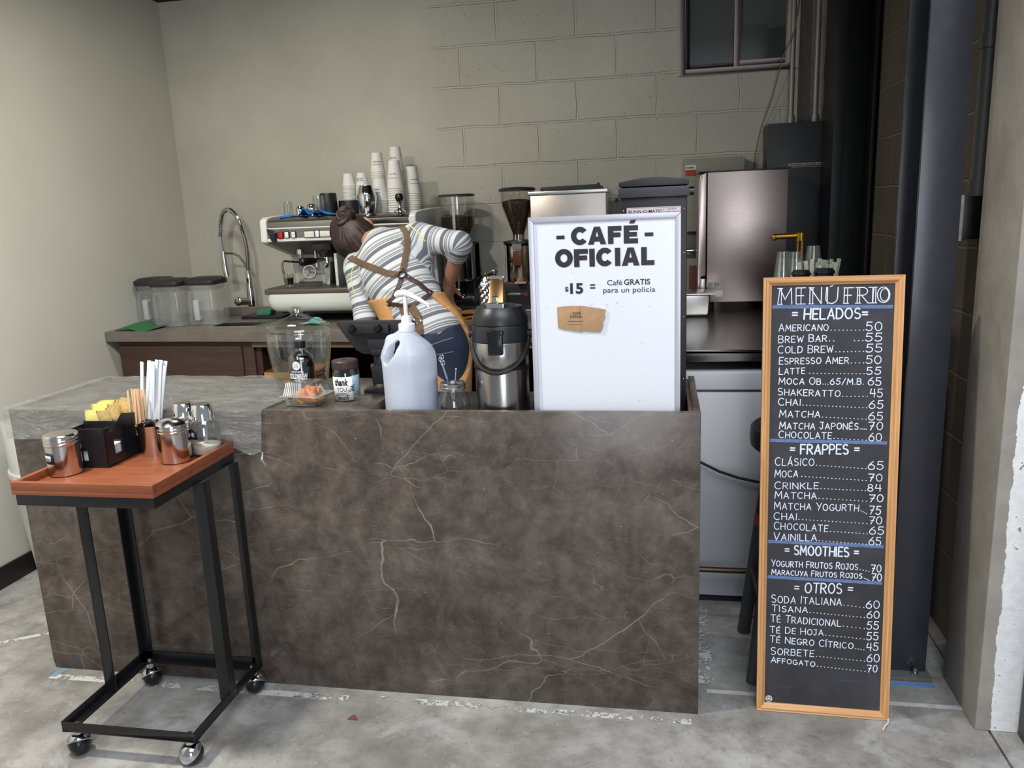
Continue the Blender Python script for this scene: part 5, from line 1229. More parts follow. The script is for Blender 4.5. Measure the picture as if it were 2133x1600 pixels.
# pastry box
t=thing('pastry_box','clear plastic clamshell with an orange pastry on the counter edge','pastry box',(-1.150,.085,CT))
t.rotation_euler=(0,0,-.10)
cl=thin_glass('clamshell_plastic',(.95,.96,.96),.12,.05,.05)
def tub(mb,w0,d0,z0,w1,d1,z1,top=False):
    mb.hexa([(-w0,-d0,z0),(w0,-d0,z0),(w0,d0,z0),(-w0,d0,z0),(-w1,-d1,z1),(w1,-d1,z1),(w1,d1,z1),(-w1,d1,z1)])
m=MB(); tub(m,.046,.036,.002,.056,.046,.032); m.f=[f for i,f in enumerate(m.f) if i!=1]; m.build('box_base',cl,t,bevel=.006)
m=MB(); tub(m,.056,.046,.034,.043,.033,.074); m.f=[f for i,f in enumerate(m.f) if i!=0]; lid=m.build('box_lid',cl,t,bevel=.006)
MB().box(-.066,.066,-.054,.054,.0325,.0338).build('flange',thin_glass('flange_plastic',(.9,.92,.92),.2,.08,.12),t,bevel=.004)
rb=MB()
for i in range(9): 
    x=-.052+i*.007; rb.tube([(x,-.0462,.036),(x*.86-.002,-.0342,.072)],.0014,6)
for i in range(6): rb.tube([(-.053+i*.002,-.03,.037),(-.044,-.03+.002*i,.073)],.0008,5)
for i in range(4): rb.tube([(-.0485+.0035*i,-.0372,.006),(-.052+.0035*i,-.0455,.030)],.0011,6)
rb.build('lid_rib',thin_glass('rib_plastic',(.95,.95,.95),.3,.1,.35,(.85,.86,.86)),lid)
pas=pm('glazed_orange_pastry',(206,116,44),.4,0,.6,55,.6); pas2=pm('pastry_crust',(206,150,90),.6,0,.3,50,.3)
o=thing('pastry','orange glazed pastry inside the clear clamshell','pastry',(-1.150,.085,CT+.006),-.10)
MB().grid(lambda u,v:(-.036+.080*u+.004*math.sin(v*9),-.035+.066*v,.014+.048*(math.sin(PI*min(1,max(0,u*1.02)))**.5)*(math.sin(PI*v)**.4)*(.55+.45*u)+.004*math.sin(u*22+v*5)*math.sin(PI*u)*math.sin(PI*v)),26,16).ell((.030,.0,.030),.012,.030,.022,16,10).build('pastry_top',pas,o); MB().ell((.02,0,.014),.034,.030,.014,20,10).ell((-.012,-.008,.026),.022,.020,.014,16,8).build('crust',pas2,o)
MB().tube([(-.030,-.024,.010),(-.014,-.032,.014),(.0,-.030,.008),(.006,-.02,.004)],[.003,.006,.006,.003],10).build('filling',pm('yellow_filling',(206,160,50),.3),o)
# thank you jar
t=thing('tip_jar','small glass tip jar with a brown lid and white thank you label','jar',(-1.050,.150,CT))
MB().open().lathe([(0,0),(.034,0),(.039,.004),(.041,.012),(.041,.086),(.038,.094),(.036,.100)],36).build('jar_body',tumb,t)
bl_=pm('brown_tin_lid',(66,48,46),.4,0,.1,30)
tl=MB().lathe([(.0385,.098),(.0395,.10),(.0395,.121),(.037,.124),(0,.124)],36).build('jar_lid',bl_,t,bevel=.001); MB().box(-.010,.006,-.0035,.0025,.1238,.1246).build('coin_slot',pm('slot_dark',(10,8,8),.8),tl)
lb=MB().grid(lambda u,v:((.0415)*math.cos(-PI/2-.80+1.65*u),.0415*math.sin(-PI/2-.80+1.65*u),.006+.072*v),24,2).build('paper_label',white_paper,t,solid=.0004)
MB().grid(lambda u,v:((.0412)*math.cos(-PI/2+.85+.75*u),.0412*math.sin(-PI/2+.85+.75*u),.016+.064*v),10,2).build('blue_label',pm('pale_blue_label',(150,178,194),.6),t,solid=.0004)
mb=MB(); put_font(mb,'thank',-.037,.006,.0525,.0215,-.0009,.035,.25); put_font(mb,'YOU',-.031,.000,.0335,.014,-.0009,-.008); put_font(mb,'much',-.031,.004,.0085,.013,-.0009,.03,.25)
strokes(mb,[[(-.032+.034*i/10,.0265+.003*math.sin(PI*i/10)) for i in range(11)],[(-.032+.034*i/10,.0215+.003*math.sin(PI*i/10)) for i in range(11)],[(-.032,.0265),(-.032,.0215)],[(.002,.0265),(.002,.0215)],[(-.036,.0255),(-.033,.023),(-.037,.0205),(-.030,.0205)],[(.006,.0255),(.003,.023),(.007,.0205),(.0,.0205)]],.0009,-.0009)
marks(mb,-.027,-.003,.0232,.0025,-.0009,6)
strokes(mb,[[(.016,.030),(.019,.038),(.018,.048)]],.0008,-.0009)
for z,sx in ((.033,1),(.037,-1),(.041,1),(.045,-1),(.048,1)): cap_seg(mb,(.018,z),(.018+sx*.005,z+.004),.0028,-.0009)
strokes(mb,[[(.004,.032),(.010,.034),(.014,.033)]],.0008,-.0009)
for k in range(3): cap_seg(mb,(.006+.003*k,.0335),(.007+.003*k,.037),.0016,-.0009)
wrap(mb,.0415,phi0=-PI/2+.38).build('label_lettering',ink,lb)
# register stand (seen from behind)
t=thing('tablet_stand','black tablet stand seen from behind beside the tip jar','tablet stand',(-.985,.285,CT))
bs=pm('black_stand_plastic',(30,30,33),.5,0,.12,50)
MB().prism([(-.135,.218),(-.128,.224),(.115,.224),(.125,.214),(.115,.150),(.07,.118),(-.05,.118),(-.075,.13),(-.112,.182)],'y',-.012,.012).build('tablet_back',bs,t,bevel=.004)
MB().box(-.09,.045,-.030,-.010,.186,.214).build('bracket',bs,t,bevel=.004)
for x in (-.075,.012): MB().lathe([(.014,0),(.014,.008),(.009,.014),(0,.016)],20).xf(Matrix.Translation((x,-.028,.204)) @ Matrix.Rotation(PI/2,4,'X')).build('clamp_knob',black_gloss,t)
MB().box(-.028,.032,-.028,.018,.135,.168).box(-.02,.024,-.03,.02,.118,.136).cyl((0,0,.06),(0,0,.125),.020).box(-.024,.026,-.024,.022,.02,.082).cyl((-.030,-.004,.075),(-.018,-.004,.075),.012).build('stand_neck',bs,t,bevel=.003)
MB().lathe([(.055,0),(.055,.006),(.03,.014),(.026,.024),(0,.024)],28).box(-.045,.03,-.05,.0,.0,.010).build('stand_foot',bs,t,bevel=.002)
# mason jar with spoons
t=thing('mason_jar','small glass mason jar with a silver band holding bar spoons','jar',(-.694,.075,RS))
MB().open().lathe([(0,0),(.038,0),(.043,.006),(.047,.035),(.047,.055),(.043,.078),(.035,.092),(.033,.10),(.033,.112)],36).build('jar_body',tumb,t)
MB().open().lathe([(.0355,.100),(.037,.101),(.037,.107),(.036,.108),(.037,.110),(.037,.117),(.034,.119)],36).build('jar_band',metal('zinc_band',(170,172,176),.3),t)
for i,(x,y,tx,ty,L,lab) in enumerate(((-.02,.0,-.034,.01,.172,'leftmost bar spoon with a looped end in the mason jar'),(-.014,.012,-.028,.0,.180,'bar spoon with the highest loop in the mason jar'),(-.018,-.012,-.023,-.01,.165,'bar spoon before the two looped ones in the mason jar'),(.004,.01,.012,.0,.150,'single straight bar spoon at the right in the mason jar'))):
    o=thing('bar_spoon',lab,'spoon',(-.694,.075,RS+.006),0,'bar spoons in the mason jar')
    a=Vector((-x*.9,-y,0)); b=Vector((tx,ty,L)); 
    MB().tube([a,b],.0016,6).build('spoon_shaft',chrome,o)
    if i<3: 
        MB().tube([(b.x+.006*math.cos(g*PI/8),b.y,b.z+.006+.006*math.sin(g*PI/8)) for g in range(16)],.0013,6,True).build('spoon_loop',chrome,o)
    else: MB().ell((b.x,b.y,b.z),.003,.003,.004,8,6).build('spoon_tip',chrome,o)
    MB().ell((a.x,a.y,.008),.008,.004,.010,12,8).build('spoon_bowl',chrome,o)
TH('black_mat','black ribbed bar mat lying between the mason jar and the airpot','mat',MB().box(-.66,-.46,.15,.30,RS+.0002,RS+.010),rubber,bevel=.003)
# airpot
t=thing('airpot','steel airpot with a black domed lid and carrying handle on the counter','airpot',(-.556,.118,RS))
ap=metal('airpot_steel',(170,166,162),.22,(50,50,1),.12)
MB().lathe([(.074,0),(.0775,.004),(.0775,.158),(.0765,.162)],48).build('lower_body',ap,t); MB().lathe([(.0765,.158),(.079,.162),(.079,.232),(.0765,.236)],48).build('upper_body',ap,t)
MB().lathe([(.0785,.155),(.0795,.157),(.0795,.164),(.078,.165)],48).build('body_ring',black_plastic,t)
MB().lathe([(.077,.232),(.0805,.236),(.0805,.275),(.078,.281),(.081,.284),(.080,.298),(.073,.318),(.064,.331),(.03,.338),(0,.339)],48).build('domed_lid',pm('black_airpot_lid',(30,31,36),.38,0,.06,60,.01),t)
hb=MB(); pts=[]
for k in range(21):
    a=PI+PI*k/20; s_=math.sin(PI*k/20); pts.append((.0835*math.cos(a),.0835*math.sin(a)*1.0,.252-.10*s_**.8))
hb.tube(pts,[.006]*21,10)
for s_ in (-1,1): hb.cyl((s_*.076,0,.252),(s_*.092,0,.252),.012)
hb.build('carrying_handle',black_plastic,t)
MB().box(-.018,.022,-.098,-.074,.205,.262).box(-.014,.018,-.101,-.09,.215,.25).build('lid_latch',black_gloss,t,bevel=.003); MB().box(-.020,.024,-.096,-.072,.258,.272).build('latch_cap',black_gloss,t,bevel=.003)
lv=metal('bronze_lever',(150,116,78),.25,(1,1,1),.06)
MB().hexa([(-.024,-.045,.335),(.020,-.045,.335),(.020,.01,.345),(-.024,.01,.345),(-.024,.005,.410),(.014,.005,.410),(.014,.014,.412),(-.024,.014,.412)]).build('pump_lever',lv,t,bevel=.003)
MB().box(-.026,.024,-.058,-.030,.326,.345).box(-.012,.006,-.05,-.032,.345,.362).build('lever_mount',chrome,t,bevel=.003); MB().box(-.026,.016,.0,.016,.408,.416).build('lever_edge',chrome,t,bevel=.002)
# hopper grinder right behind the sign
t=thing('bulk_grinder','tall black bulk coffee grinder standing right behind the white poster','grinder',(-.124,.30,RS))
MB().box(-.091,.091,-.10,.12,0,.615).build('grinder_body',pm('black_grinder_case',(26,23,26),.4,0,.1,60,.02),t,bevel=.003)
MB().hexa([(-.098,-.11,.615),(.098,-.11,.615),(.098,.13,.615),(-.098,.13,.615),(-.096,-.108,.642),(.096,-.108,.642),(.096,.128,.642),(-.096,.128,.642)]).build('hopper_rim',pm('black_hopper_rim',(42,42,48),.45),t,bevel=.002)
MB().prism([(-.095,.645),(.095,.645),(.095,.660),(.02,.668),(-.03,.668),(-.095,.658)],'y',-.107,.127).build('hopper_lid',black_plastic,t,bevel=.002)
MB().cyl((.096,-.03,.628),(.112,-.03,.628),.012).build('lid_knob',black_gloss,t)
plate=MB().box(-.074,.074,-.1015,-.0995,.555,.588).build('name_plate',pm('pinkish_white_plate',(222,206,212),.4,0,.02),t)
mb=MB(); put_font(mb,'BUNN-O-MATIC',-.069,.024,.573,.0085,-.1018,.012); put_font(mb,'GOURMET',.037,.064,.5795,.0042,-.1018,0); put_font(mb,'COFFEE GRINDER',.031,.070,.5725,.0036,-.1018,0)
for a,b,c,d in ((-.072,.072,.569,.5696),(-.072,.072,.5856,.5862),(.0275,.0281,.569,.586),(-.072,-.0714,.569,.586),(.0714,.072,.569,.586)): mb.box(a,b,-.1019,-.1015,c,d)
mb.build('plate_print',ink,plate)
for x in (-.083,.083):
    for z in (.58,.46,.28,.10): MB().ell((x,-.1005,z),.0025,.002,.0025,8,6).build('rivet',chrome,t)
# ------------------------------------------------------------------ things on the cart tray
TZ=.7902
bsteel=metal('shaker_steel',(214,208,204),.14,(30,30,1),.06)
def shaker(label,x,y,dome,lab,ang):
    o=thing('steel_shaker',label,'shaker',(x,y,TZ))
    MB().lathe([(.040,0),(.043,.003),(.043,.084),(.0415,.086)],36).build('shaker_body',bsteel,o)
    pr=[(.0435,.084),(.0445,.086),(.0445,.091),(.0435,.0925),(.0445,.094),(.0445,.099),(.0435,.1005),(.0445,.102),(.0440,.110)]
    pr+= [(.036,.118),(.018,.124),(0,.126)] if dome else [(.041,.114),(.030,.116),(0,.1165)]
    lo=MB().lathe(pr,36).build('shaker_lid',bsteel,o)
    if dome:
        pass
    l=MB().grid(lambda u,v:(.0437*math.cos(-PI/2+ang-.42+.84*u),.0437*math.sin(-PI/2+ang-.42+.84*u),.038+.030*v),14,2).build('sticker',black_plastic,o,solid=.0006)
    MB().grid(lambda u,v:(.0442*math.cos(-PI/2+ang-.36+.58*u),.0442*math.sin(-PI/2+ang-.36+.58*u),.046+.015*v),10,2).build('paper_strip',pm('pale_strip',(206,208,222),.6),l,solid=.0004)
    mb=MB(); put_font(mb,lab,-.012,.008,.050,.0065,-.0012) if lab else marks(mb,-.012,.008,.050,.0055,-.0012,5); wrap(mb,.0437,phi0=-PI/2+ang-.04).build('sticker_lettering',pm('blue_ink',(66,78,130),.5),l)
    return o
shaker('steel shaker with a labelled side at the left end of the tray',-1.705,-.275,False,'COCOA',-.30)
shaker('steel shaker with a domed lid in the middle of the tray',-1.452,-.150,True,None,-1.35)
def sugar(label,x,y,fill,txt):
    o=thing('sugar_dispenser',label,'sugar dispenser',(x,y,TZ))
    MB().open().lathe([(0,0),(.040,0),(.0435,.004),(.0435,.06),(.041,.085),(.034,.102),(.031,.106)],32).build('glass_body',tumb,o)
    MB().open().lathe([(0,.006),(.038,.006),(.040,.012),(.040,.06),(.037,.084)],32).build('inner_glass',glass,o)
    if fill: MB().lathe([(.037,.007),(.0392,.012),(.0392,fill),(.02,fill+.003),(0,fill+.002)],28).build('sugar',pm('white_sugar',(226,214,200),.9,0,.05,300,.3),o)
    MB().lathe([(.0315,.102),(.033,.104),(.031,.112),(.0265,.146),(.024,.149),(0,.149)],32).build('chrome_lid',chrome,o)
    MB().cyl((0,0,.035),(.004,0,.10),.006).build('pour_tube',thin_glass('pour_tube_plastic',(.92,.94,.95),.2,.05,.2),o)
    if txt:
        l=MB().grid(lambda u,v:(.0441*math.cos(-PI/2-.95+1.0*u),.0441*math.sin(-PI/2-.95+1.0*u),.054+.030*v),14,2).build('sticker',black_plastic,o,solid=.0005)
        mb=MB(); hand(mb,txt,-.028,.064,.010,.063,.011,.0016,-.0014,.2,False); wrap(mb,.0437,phi0=-PI/2-.38).build('sticker_lettering',chalk,l)
    return o
sugar('glass sugar dispenser with a black sticker at the right of the tray',-1.397,-.082,.030,'SUGAR')
sugar('glass sugar dispenser half hidden behind the domed shaker',-1.466,-.068,0,None)
t=thing('steel_cup','steel cup filled with black stirring spoons on the tray','cup',(-1.562,-.085,TZ))
MB().open().lathe([(0,.002),(.034,.002),(.036,.0),(.043,.088),(.0445,.090),(.0425,.089)],32).build('cup_body',bsteel,t)
for k in range(14):
    a=2*PI*k/14*2.4; r=.036*math.sqrt((k+.5)/14)
    x,y=-1.562+r*math.cos(a),-.085+r*math.sin(a)*.8
    o=thing('black_spoon','black plastic spoon crowded with others in the steel cup on the tray','spoon',(x,y,TZ+.070),0,'black spoons in the steel cup')
    MB().cyl((0,0,-.05),(0,0,.01),.002,n=6).ell((0,0,.018),.0125,.007,.012,12,8).xf(Matrix.Rotation(random.uniform(-.5,.5),4,'Y') @ Matrix.Rotation(k*1.1,4,'Z')).build('spoon_head',black_gloss,o)
t=thing('napkin_caddy','black plastic caddy with napkins, packets and stirrers on the tray','caddy',(-1.675,-.14,TZ),.03)
cdm=pm('black_caddy_plastic',(25,25,30),.32,0,.08,60,.01)
def plate_with(mb,axis,at,th,a0,a1,top_fn,holes):
    """wall plate in strips: axis 'x' = wall facing -y (runs along x), 'y' = wall facing x"""
    N=40
    for i in range(N):
        a=a0+(a1-a0)*i/N; b=a0+(a1-a0)*(i+1)/N; m_=(a+b)/2
        segs=[(0,top_fn(m_))]
        for h0,h1,zf0,zf1 in holes:
            if h0<m_<h1:
                out=[]
                for s0,s1 in segs:
                    z0,z1=zf0(m_),zf1(m_)
                    if z0>s0: out.append((s0,min(z0,s1)))
                    if z1<s1: out.append((max(z1,s0),s1))
                segs=out
        for s0,s1 in segs:
            if s1-s0>.0005:
                if axis=='x': mb.box(a,b,at,at+th,s0,s1)
                else: mb.box(at,at+th,a,b,s0,s1)
cd=MB()
def topf(x):
    if x<-.046: return .105-.010*((x+.054)/.008)**2
    if x<-.010: return .030+.0*x
    return .106 if x>.0 else .106-(.0-x)*4
plate_with(cd,'x',-.088,.003,-.062,.062,lambda x:(.108 if x<-.050 else (.014 if x<-.014 else .112)),[(-.012,.004,lambda x:.020,lambda x:.048)])
plate_with(cd,'y',.059,.003,-.088,.092,lambda y:(.112 if y<-.066 else (.098 if y<-.05 else (.10+.035*min(1,(y+.05)/.05) if y<0 else .135-.02*y/.09))),[(-.050,-.020,lambda y:.030,lambda y:.075-.012*((y+.05)/.03))])
plate_with(cd,'y',-.062,.003,-.088,.092,lambda y:.105 if y<0 else .112,[])
cd.box(-.062,.062,-.085,.092,0,.003).box(-.062,.062,-.004,-.001,.003,.112).box(-.062,.062,.089,.092,.003,.112).box(.005,.008,-.001,.089,.003,.112)
cd.build('caddy_body',cdm,t,bevel=0)
np_=pm('white_napkin_paper',(220,226,228),.85,0,.03,80,.1)
for k in range(12):
    o=link(bpy.data.objects.new('paper_napkin',bpy.data.meshes['paper_napkin'])) if k else MB().box(-.055,.054,-.080,-.006,0,.0041).build('paper_napkin',np_)
    o.location=(-1.675,-.14,TZ+.0035+k*.0042); o.rotation_euler=(0,0,.03+random.uniform(-.02,.02))
    tag(o,('white paper napkin, topmost in the front of the black caddy' if k==11 else f'white paper napkin, {ORD[11-k]} from the top in the front of the black caddy'),'napkin','white napkins in the caddy')
yel=pm('yellow_sweetener_paper',(226,216,128),.6,0,.1,60,.1); bru=pm('kraft_sugar_paper',(200,172,112),.7,0,.25,90,.2)
PD=['front','second','third','fourth','fifth','sixth','seventh','eighth','rearmost']
for grp,m,n,x0,dx,nm,ad in (('yellow sweetener packets in the caddy',yel,6,-1.716,.0,'sweetener_packet','yellow'),('brown sugar packets in the caddy',bru,8,-1.668,.0,'sugar_packet','brown')):
    for k in range(n):
        o=thing(nm,f'{ad} paper packet, {PD[k] if k<n-1 else "rearmost"} of the {ad} row in the black caddy','packet',(x0+random.uniform(-.006,.006)+(.004*(k%3)),-.132+k*.0115,TZ+.094+.004*k*(.6 if ad=='brown' else .8)),random.uniform(-.25,.25)-(.25 if ad=='brown' else 0),grp)
        MB().grid(lambda u,v:(-.023+.046*u,.0035*math.sin(PI*u)*math.sin(PI*v),.068*v-.02),6,6).grid(lambda u,v:(-.023+.046*u,-.0035*math.sin(PI*u)*math.sin(PI*v),.068*v-.02),6,6).build('packet_body',m,o,rot=(random.uniform(-.1,.12),random.uniform(-.08,.08),0))
        if k<2:
            mb=MB(); marks(mb,-.015,.015,.012,.006,-.0045,6,k); 
            for q in range(3): mb.box(-.015,.012-.004*q,-.0047,-.0045,.002-.005*q,.004-.005*q)
            mb.build('packet_print',pm('packet_ink',(96,100,110),.6),o)
me=MB().prism([(-.003,0),(.003,0),(.003,.134),(.0015,.1385),(-.0015,.1385),(-.003,.134)],'y',-.0008,.0008).build('s',stir_wood).data
for ob in list(bpy.data.objects):
    if ob.data==me: bpy.data.objects.remove(ob)
for k in range(9):
    o=link(bpy.data.objects.new('stir_stick',me)); o.location=(-1.630+.0052*k,-.085+.008*(k%3),TZ+.050+.003*(k%2)); o.rotation_euler=(random.uniform(-.05,.03),.02+.014*(k%4),random.uniform(-.4,.4))
    tag(o,f'wooden stir stick, {"leftmost" if k==0 else ("rightmost" if k==8 else ORD[k]+" from the left")} in the black caddy','stir stick','wooden stir sticks in the caddy')
me=MB().box(-.0055,.0055,-.002,.002,0,.245).build('s',pm('wrapped_straw_paper',(214,220,226),.7,0,.04,40,.1),bevel=.0012).data
for ob in list(bpy.data.objects):
    if ob.data==me: bpy.data.objects.remove(ob)
for k in range(10):
    o=link(bpy.data.objects.new('wrapped_straw',me)); o.location=(-1.622+.0055*k,-.060+.006*(k%3),TZ+.004); o.rotation_euler=(random.uniform(-.05,.02),.16+.010*k+random.uniform(-.02,.02),random.uniform(-.4,.4)); o.scale=(1,1,random.uniform(1.04,1.12))
    tag(o,f'paper wrapped straw, {"leftmost" if k==0 else ("rightmost" if k==9 else ORD[k]+" from the left")} behind the stir sticks','straw','wrapped straws in the caddy')
# ------------------------------------------------------------------ waste bin and leaf
t=thing('waste_bin','white tapered waste bin between the left wall and the marble counter','bin',(-2.475,.62,0))
bm_=pm('white_bin_plastic',(208,211,208),.4,0,.03,6,.0)
MB().lathe([(.155,0),(.160,.004),(.205,.50),(.209,.505),(.209,.520),(.206,.524)],40).build('bin_body',bm_,t); MB().lathe([(.210,.492),(.2125,.494),(.2125,.502),(.210,.504)],40).build('red_stripe',pm('faded_red_stripe',(190,132,120),.6),t)
MB().grid(lambda u,v:((.200+.014*v+.006*math.sin(9*2*PI*u)*v)*math.cos(2*PI*u),(.200+.014*v+.006*math.sin(9*2*PI*u+1)*v)*math.sin(2*PI*u),.515+.20*v+.008*math.sin(5*2*PI*u)*v),60,8).build('bin_liner',pm('white_bin_liner',(214,215,210),.5,0,.04,12,.1),t)
TH('dead_leaf','small reddish dead leaf lying on the concrete before the counter','leaf',MB().grid(lambda u,v:(-1.012+.030*u,-.150+.018*v*math.sin(PI*min(.98,u+.02)),.002+.006*u*v),6,4),pm('dry_leaf',(116,62,46),.8),solid=.001)
# ------------------------------------------------------------------ the person
V3=lambda *a: np.array(a,float)
nrm=lambda v: v/np.linalg.norm(v)
pel=V3(-1.045,.975,.945); wai=V3(-1.105,1.03,1.075); che=V3(-1.195,1.12,1.215); nek=V3(-1.285,1.205,1.335)
shL=V3(-1.385,1.19,1.225); shR=V3(-1.095,1.16,1.345)
elR=V3(-.905,1.085,1.318); wrR=V3(-1.000,1.225,1.140); elL=V3(-1.335,1.10,1.015); wrL=V3(-1.42,1.33,1.05)
sp=nrm(nek-pel); la=nrm(shR-shL); la=nrm(la-sp*(la@sp)); fr=nrm(np.cross(sp,la))
MT=np.stack([la,fr,sp],1)
hr=nrm(.60*V3(.98,.19,0)+.80*V3(.02,.10,.99)); hu=nrm(-.80*V3(.98,.19,0)+.52*V3(0,0,1)+.42*V3(-.25,.95,0)); hu=nrm(hu-hr*(hu@hr)); hf=np.cross(hu,hr); MH=np.stack([hr,hf,hu],1)
hc=V3(-1.440,1.325,1.360)
H=lambda a,b,c: hc+hr*a+hf*b+hu*c
hip=nrm(V3(1,-.05,.06)); hL=pel-hip*.085-V3(0,0,.03); hR=pel+hip*.085-V3(0,0,.03)
knL=V3(-1.15,.99,.50); knR=V3(-.955,.95,.50); anL=V3(-1.155,.93,.085); anR=V3(-.95,.885,.085)
def torso(F,g=0.0,neck=True):
    F.ell(pel,(.160+g,.108+g,.125+g),.03,.09,MT).ell(wai,(.128+g,.092+g,.15+g),.05,.09,MT).ell(che,(.158+g,.100+g,.155+g),.06,.09,MT)
    F.ell(che+sp*.02+fr*.055-la*.07,(.062+g,.055+g,.065+g),.04,.07,MT).ell(che+sp*.02+fr*.055+la*.07,(.062+g,.055+g,.065+g),.04,.07,MT)
    F.cap(shL-la*-.02,shR-la*.02,.054+g,.054+g,.05); F.cap(che+sp*.10-fr*.02,nek,.075+g,.052+g,.05)
    return F
def arms(F,g=0.0,fore=True):
    for s,e,w in ((shL,elL,wrL),(shR,elR,wrR)):
        F.cap(s,e,.053+g,.037+g,.03)
        if fore: F.cap(e,w,.037+g,.026+g,.02)
    return F
def legs(F,g=0.0,foot=True):
    for h_,k,a in ((hL,knL,anL),(hR,knR,anR)):
        F.cap(h_,k,.088+g,.058+g,.04); F.cap(k,k*.62+a*.38+V3(0,-.012,0),.056+g,.055+g,.03); F.cap(k*.62+a*.38+V3(0,-.012,0),a,.054+g,.036+g,.03)
        if foot: F.cap(a+V3(0,-.02,-.035),a+V3(0,.15,-.052),.036,.026,.03)
    return F
lo=(-1.66,.68,-.01); hi=(-.76,1.62,1.56)
B=Field(lo,hi,.0055)
torso(B); arms(B); legs(B)
B.cap(nek,hc-hu*.06-hf*.01,.052,.046,.03)
B.ell(hc,(.074,.092,.108),.01,.06,MH).ell(H(0,.045,-.045),(.056,.052,.062),.03,.06,MH).ell(H(0,.080,-.092),(.020,.018,.016),.02,.05,MH)   # cranium, face, chin
B.cap(H(0,.096,.010),H(0,.116,-.028),.008,.013,.012).cap(H(-.03,.088,.022),H(.03,.088,.022),.010,.010,.012)                       # nose and brow
for s in (-1,1):
    B.ell(H(s*.085,-.012,-.018),(.013,.020,.031),.008,.05,MH); B.ell(H(s*.096,-.008,-.016),(.006,.010,.016),.004,.04,MH,True)              # ears
    B.ell(H(s*.030,.093,-.002),(.014,.010,.010),.008,.04,MH,True)
# right hand reaching down to the grinder: palm, four fingers and a thumb
def hand_at(F,w,d,side,pal,curl):
    """w wrist, d hand direction, side = thumb side, pal = palm normal"""
    d=nrm(d); side=nrm(side-d*(side@d)); pal=nrm(np.cross(d,side))*curl
    k0=w+d*.085
    for t in (-.026,-.009,.009,.026): F.cap(w+d*.012+side*t*.55,k0+side*t,.0135,.0115,.014)
    for t,L in ((.029,.070),(.010,.079),(-.010,.073),(-.028,.058)):
        a=k0+side*t; b=a+nrm(d*.9+pal*.35+side*t*2)*L*.45; c=b+nrm(d*.55+pal*.85)*L*.32; e=c+nrm(d*.1+pal)*L*.25
        F.cap(a,b,.0092,.0086,.006,.03); F.cap(b,c,.0086,.0078,.003,.03); F.cap(c,e,.0078,.0066,.003,.03)
    a=w+d*.030+side*.024; b=a+nrm(d*.55+side*.75+pal*.25)*.036; c=b+nrm(d*.75+side*.2+pal*.55)*.030
    F.cap(a,b,.0135,.0105,.012,.03); F.cap(b,c,.0100,.0080,.004,.03)
hand_at(B,wrR,V3(-.18,.42,-.89),V3(.3,.9,.3),None,1)
hand_at(B,wrL,V3(-.1,.95,.25),V3(-.1,-.2,1),None,-1)
Vb,Fb=B.mesh()
def mat_skin():
    tt=NT('skin'); v=tt.obj(); n=tt.noise(18,4,.6,v)
    return tt.done(tt.bsdf(color=tt.ramp(n,[(.3,S((190,132,104))),(.7,S((206,152,124)))]),rough=.5,sss=.0,normal=tt.bump(tt.noise(160,3,.6,v),.08,.002)))
skin=mat_skin()
P=thing('person','person with dark bun, striped shirt and tan apron bending over the espresso machine','person',(0,0,0))
np_mesh('body',Vb,Fb,skin,P,1)
for s in (-1,1):
    e=MB().ell(tuple(H(s*.030,.083,-.002)),.0115,.0115,.0115,14,10).build('eye',pm('eye_white',(226,222,216),.2) if s<0 else bpy.data.materials['eye_white'],P)
    MB().ell(tuple(H(s*.030,.0925,-.003)),.0045,.0045,.0045,10,8).build('iris',pm('dark_iris',(46,30,22),.2) if s<0 else bpy.data.materials['dark_iris'],e)
MB().tube([tuple(H(-.022,.092,-.062)),tuple(H(-.010,.099,-.059)),tuple(H(0,.100,-.061)),tuple(H(.010,.099,-.059)),tuple(H(.022,.092,-.062))],[.003,.005,.005,.005,.003],8).build('lips',pm('lips',(158,92,84),.45),P)
# hair with a bun
Hf=Field(hc-.22,hc+.22,.005)
Hf.ell(H(0,-.006,.010),(.086,.099,.112),.02,.06,MH).ell(H(0,-.030,-.040),(.080,.075,.075),.03,.06,MH).ell(H(0,-.035,-.085),(.050,.045,.04),.03,.06,MH).ell(H(-.050,-.015,-.012),(.058,.075,.070),.03,.06,MH)
Hf.ell(H(0,.085,-.045),(.062,.055,.085),.015,.06,MH,True).ell(H(.083,.004,-.030),(.020,.026,.034),.01,.05,MH,True).ell(H(-.083,.004,-.030),(.020,.026,.034),.01,.05,MH,True)
Vh,Fh=Hf.mesh()
q=(Vh-hc)@MH
bd=nrm(np.array([.040,-.078,.044])); e1=nrm(np.cross(bd,[0,0,1.])); e2=np.cross(bd,e1)
ang=np.arctan2(q@e2,q@e1)+1.2*(q@bd); hgt=q@bd
st_=(.0015*np.sin(ang*31)+.0009*np.sin(ang*67+hgt*30)+.0012*np.sin(ang*13+hgt*40))*np.clip((.1-hgt)/.06,0,1)
nv=q/np.array([.086**2,.099**2,.112**2]); nv/=np.linalg.norm(nv,axis=1)[:,None]
Vh=Vh+(nv*st_[:,None])@MH.T
def mat_hair():
    tt=NT('dark_brown_hair'); v=tt.n('ShaderNodeAttribute',attribute_name='strand').outputs['Vector']
    n=tt.noise(2.2,4,.6,v,.2); n2=tt.noise(14,4,.6)
    col=tt.ramp(tt.math('MULTIPLY_ADD',n2,.5,tt.math('MULTIPLY',n,.6)),[(.35,S((24,17,15))),(.55,S((48,34,29))),(.75,S((80,58,49)))])
    return tt.done(tt.bsdf(color=col,rough=.42,normal=tt.bump(n,.5,.004)))
hairm=mat_hair(); ho_=np_mesh('hair',Vh,Fh,hairm,P,0)
